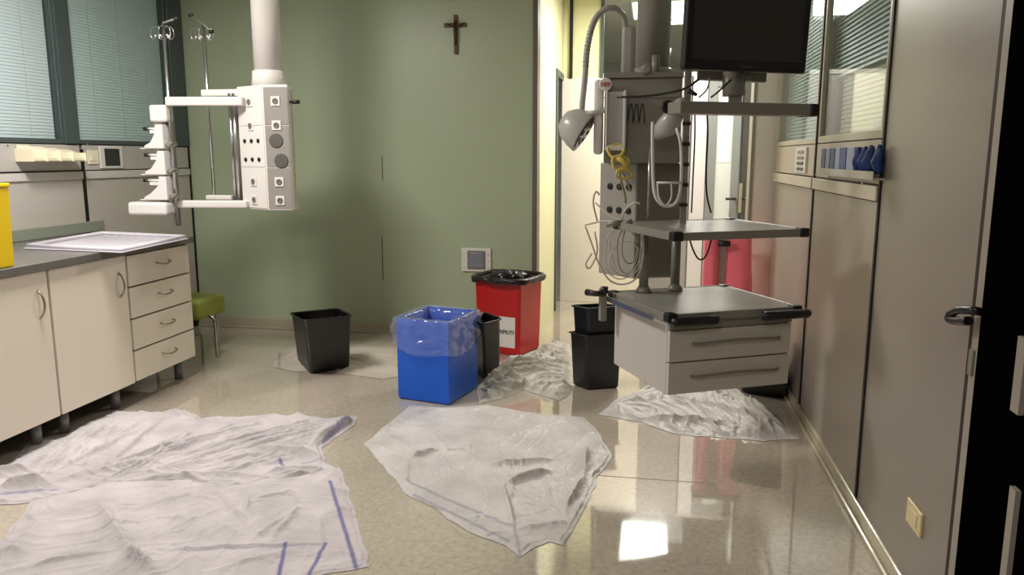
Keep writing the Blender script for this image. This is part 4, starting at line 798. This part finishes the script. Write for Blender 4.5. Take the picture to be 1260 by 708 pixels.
obj('hose_knot', MB().tube(smooth_path([(-0.157, 3.600, 1.443), (-0.123, 3.580, 1.432), (-0.104, 3.590, 1.403), (-0.137, 3.600, 1.391)], 5), .013, 9), YTUBE, yt)
obj('hose_tail', MB().tube(smooth_path([(-0.137, 3.600, 1.388), (-0.126, 3.620, 1.332), (-0.110, 3.640, 1.275), (-0.106, 3.660, 1.237)], 4), .005, 8).tube(smooth_path([(-0.122, 3.600, 1.380), (-0.100, 3.620, 1.336), (-0.084, 3.620, 1.291)], 4), .004, 8), mat('olive_tube', (150, 140, 90), .4), yt)

# ---------------- right wall things ----------------
so = thing('wall_socket', (0.870, 4.770, 1.357), 'tall narrow white socket strip with dark outlets on the right wall', 'socket')
ya, yb2 = (0.870, 4.622, 1.418)[1], (0.870, 4.944, 1.416)[1]; za, zb = (0.870, 4.770, 1.357)[2], (0.870, 4.818, 1.502)[2]
obj('plate', MB().box(XR-.012, XR, ya, yb2, za, zb), WHITE, so, .002)
for k in range(4):
    z_ = za+(zb-za)*(.16+.22*k); obj('outlet', MB().box(XR-.016, XR-.012, ya+.06, yb2-.08, z_-.009, z_+.009), BLACK if k < 2 else MIDG, so, .002)
gb = thing('glove_rack', (0.850, 3.526, 1.351), 'clear wall rack of blue gloves in boxes fixed to the right wall', 'rack')
y0g, y1g = (0.850, 3.128, 1.429)[1], (0.850, 4.106, 1.422)[1]
obj('base', MB().box(.83, XR, y0g, y1g, 1.362, 1.37), LGREY, gb, .001)
edges = [0, .34, .48, .60, .70, .80, .90, 1.0]
for k in range(7):
    a0 = y0g+(y1g-y0g)*edges[k]; a1 = y0g+(y1g-y0g)*edges[k+1]-.012
    if k == 0:
        m = MB(); random.seed(2)
        for j in range(9):
            yy = a0+(a1-a0)*random.random(); m.tube([(.852, yy, 1.39), (.842+.01*random.random(), yy+.02, 1.43), (.85, yy-.01, 1.47+.03*random.random())], [.014, .022, .008], 7)
        obj('blue_gloves', m, GLOVEBLUE, gb)
    else: obj('glove_box', MB().box(.836, XR-.002, a0, a1, 1.372, 1.49), PALEBLUE if k % 2 else GLOVEBLUE, gb, .003)
obj('front_lip', MB().box(.828, .831, y0g, y1g, 1.364, 1.395), LGREY, gb)
ws = thing('light_switch', (0.873, 2.499, 0.244), 'small cream socket plate low on the right wall near the floor', 'socket')
ya, yb2 = (0.868, 2.438, 0.334)[1], (0.868, 2.570, 0.270)[1]; zc = (0.868, 2.500, 0.310)[2]
obj('plate', MB().box(XR-.01, XR, ya, yb2, zc-.04, zc+.04), mat('ivory_plastic', (226, 208, 160), .35), ws, .003)
obj('outlet', MB().box(XR-.013, XR-.01, ya+.03, yb2-.03, zc-.022, zc+.022), mat('ivory_plastic', (226, 208, 160)), ws, .002)
# dark door leaf nearest to the camera
d3 = struct('door_3', MB().box(.862, XR+.03, 1.0, 2.158, .01, ZC-.3), mat('near_black_leaf', (5, 5, 5), .9, spec=0.0), bevel=.003)
obj('edge_strip', MB().box(.85, .862, (0.850, 1.898, 0.976)[1]-.02, (0.850, 1.898, 0.976)[1]+.02, (0.850, 1.887, 0.863)[2], (0.850, 1.930, 1.042)[2]), mat('frame_strip_grey', (158, 150, 140)), d3)
obj('edge_strip', MB().box(.85, .862, (0.850, 1.865, 0.592)[1]-.018, (0.850, 1.865, 0.592)[1]+.012, .4, (0.850, 1.867, 0.692)[2]), mat('frame_strip_grey', (158, 150, 140)), d3)
hp = [(0.860, 2.159, 1.050), (0.830, 2.108, 1.062), (0.820, 2.188, 1.048), (0.820, 2.240, 1.026)]
obj('door_handle', MB().tube(smooth_path(hp, 4), .011, 12).tube(smooth_path([(0.820, 2.240, 1.026), (0.820, 2.249, 1.013), (0.820, 2.203, 1.016), (0.820, 2.120, 1.033)], 4), .012, 12), BLACK, d3)
obj('latch', MB().box(.862, .868, (0.870, 2.195, 0.942)[1]-.012, (0.870, 2.195, 0.942)[1]+.012, .87, .94), MIDG, d3)
# ---------------- pink bag on stand ----------------
YP = 5.45
pk = thing('waste_bag_stand', ((0.576, 5.450, 0.293)[0], YP, 0), 'pink waste bags hanging on a grey stand behind the right pendant', 'bag')
def bag(x0, x1, ztop, zbot, flare, label=None):
    bm = bmesh.new(); rows = []; n = 28
    for j in range(15):
        t = j/14; z = ztop+(zbot-ztop)*t; row = []
        for k in range(n):
            a_ = 2*PI*k/n; wx = (x1-x0)/2*(1+flare*t); wy = .07+.05*t; cx0 = (x0+x1)/2+flare*.25*(x1-x0)*t
            r_ = 1+.10*math.sin(5*a_+j*.3)*t+.05*noise.noise(Vector((math.cos(a_)*2, math.sin(a_)*2, j*.4)))
            ca_, sa_ = math.cos(a_), math.sin(a_); sq = max(abs(ca_), abs(sa_))**-.5
            row.append(bm.verts.new((cx0+ca_*wx*r_*sq*.9, YP+sa_*wy*r_, z)))
        rows.append(row)
    for a, b in zip(rows, rows[1:]):
        for k in range(n): bm.faces.new([a[k], b[k], b[(k+1) % n], a[(k+1) % n]]).smooth = True
    bm.faces.new(rows[0]); bm.faces.new(rows[-1][::-1]); bmesh.ops.recalc_face_normals(bm, faces=bm.faces[:]); return bm
xa, xb, xc, xd = (0.376, 5.450, 0.859)[0], (0.480, 5.450, 0.861)[0], (0.539, 5.450, 0.862)[0], (0.705, 5.450, 0.865)[0]
obj('pink_bag', bag(xa, xb+.01, .95, .12, .10), PINK, pk); obj('pink_bag', bag(xc-.01, xd, .95, .12, .28), PINK, pk)
obj('stand_post', MB().box(xb+.004, xc-.006, YP-.02, YP+.02, 0.02, .96), LGREY, pk, .003)
obj('stand_frame', MB().box(xa-.01, xd+.01, YP-.09, YP+.09, .955, .97), MIDG, pk, .004)
obj('stand_base', MB().box(xa, xd, YP-.1, YP+.1, .0, .03), MIDG, pk, .004)
obj('black_clip', MB().cyl((xb-.01, YP-.1, .872), (xc+.01, YP-.1, .872), .02, 10), BLACK, pk)
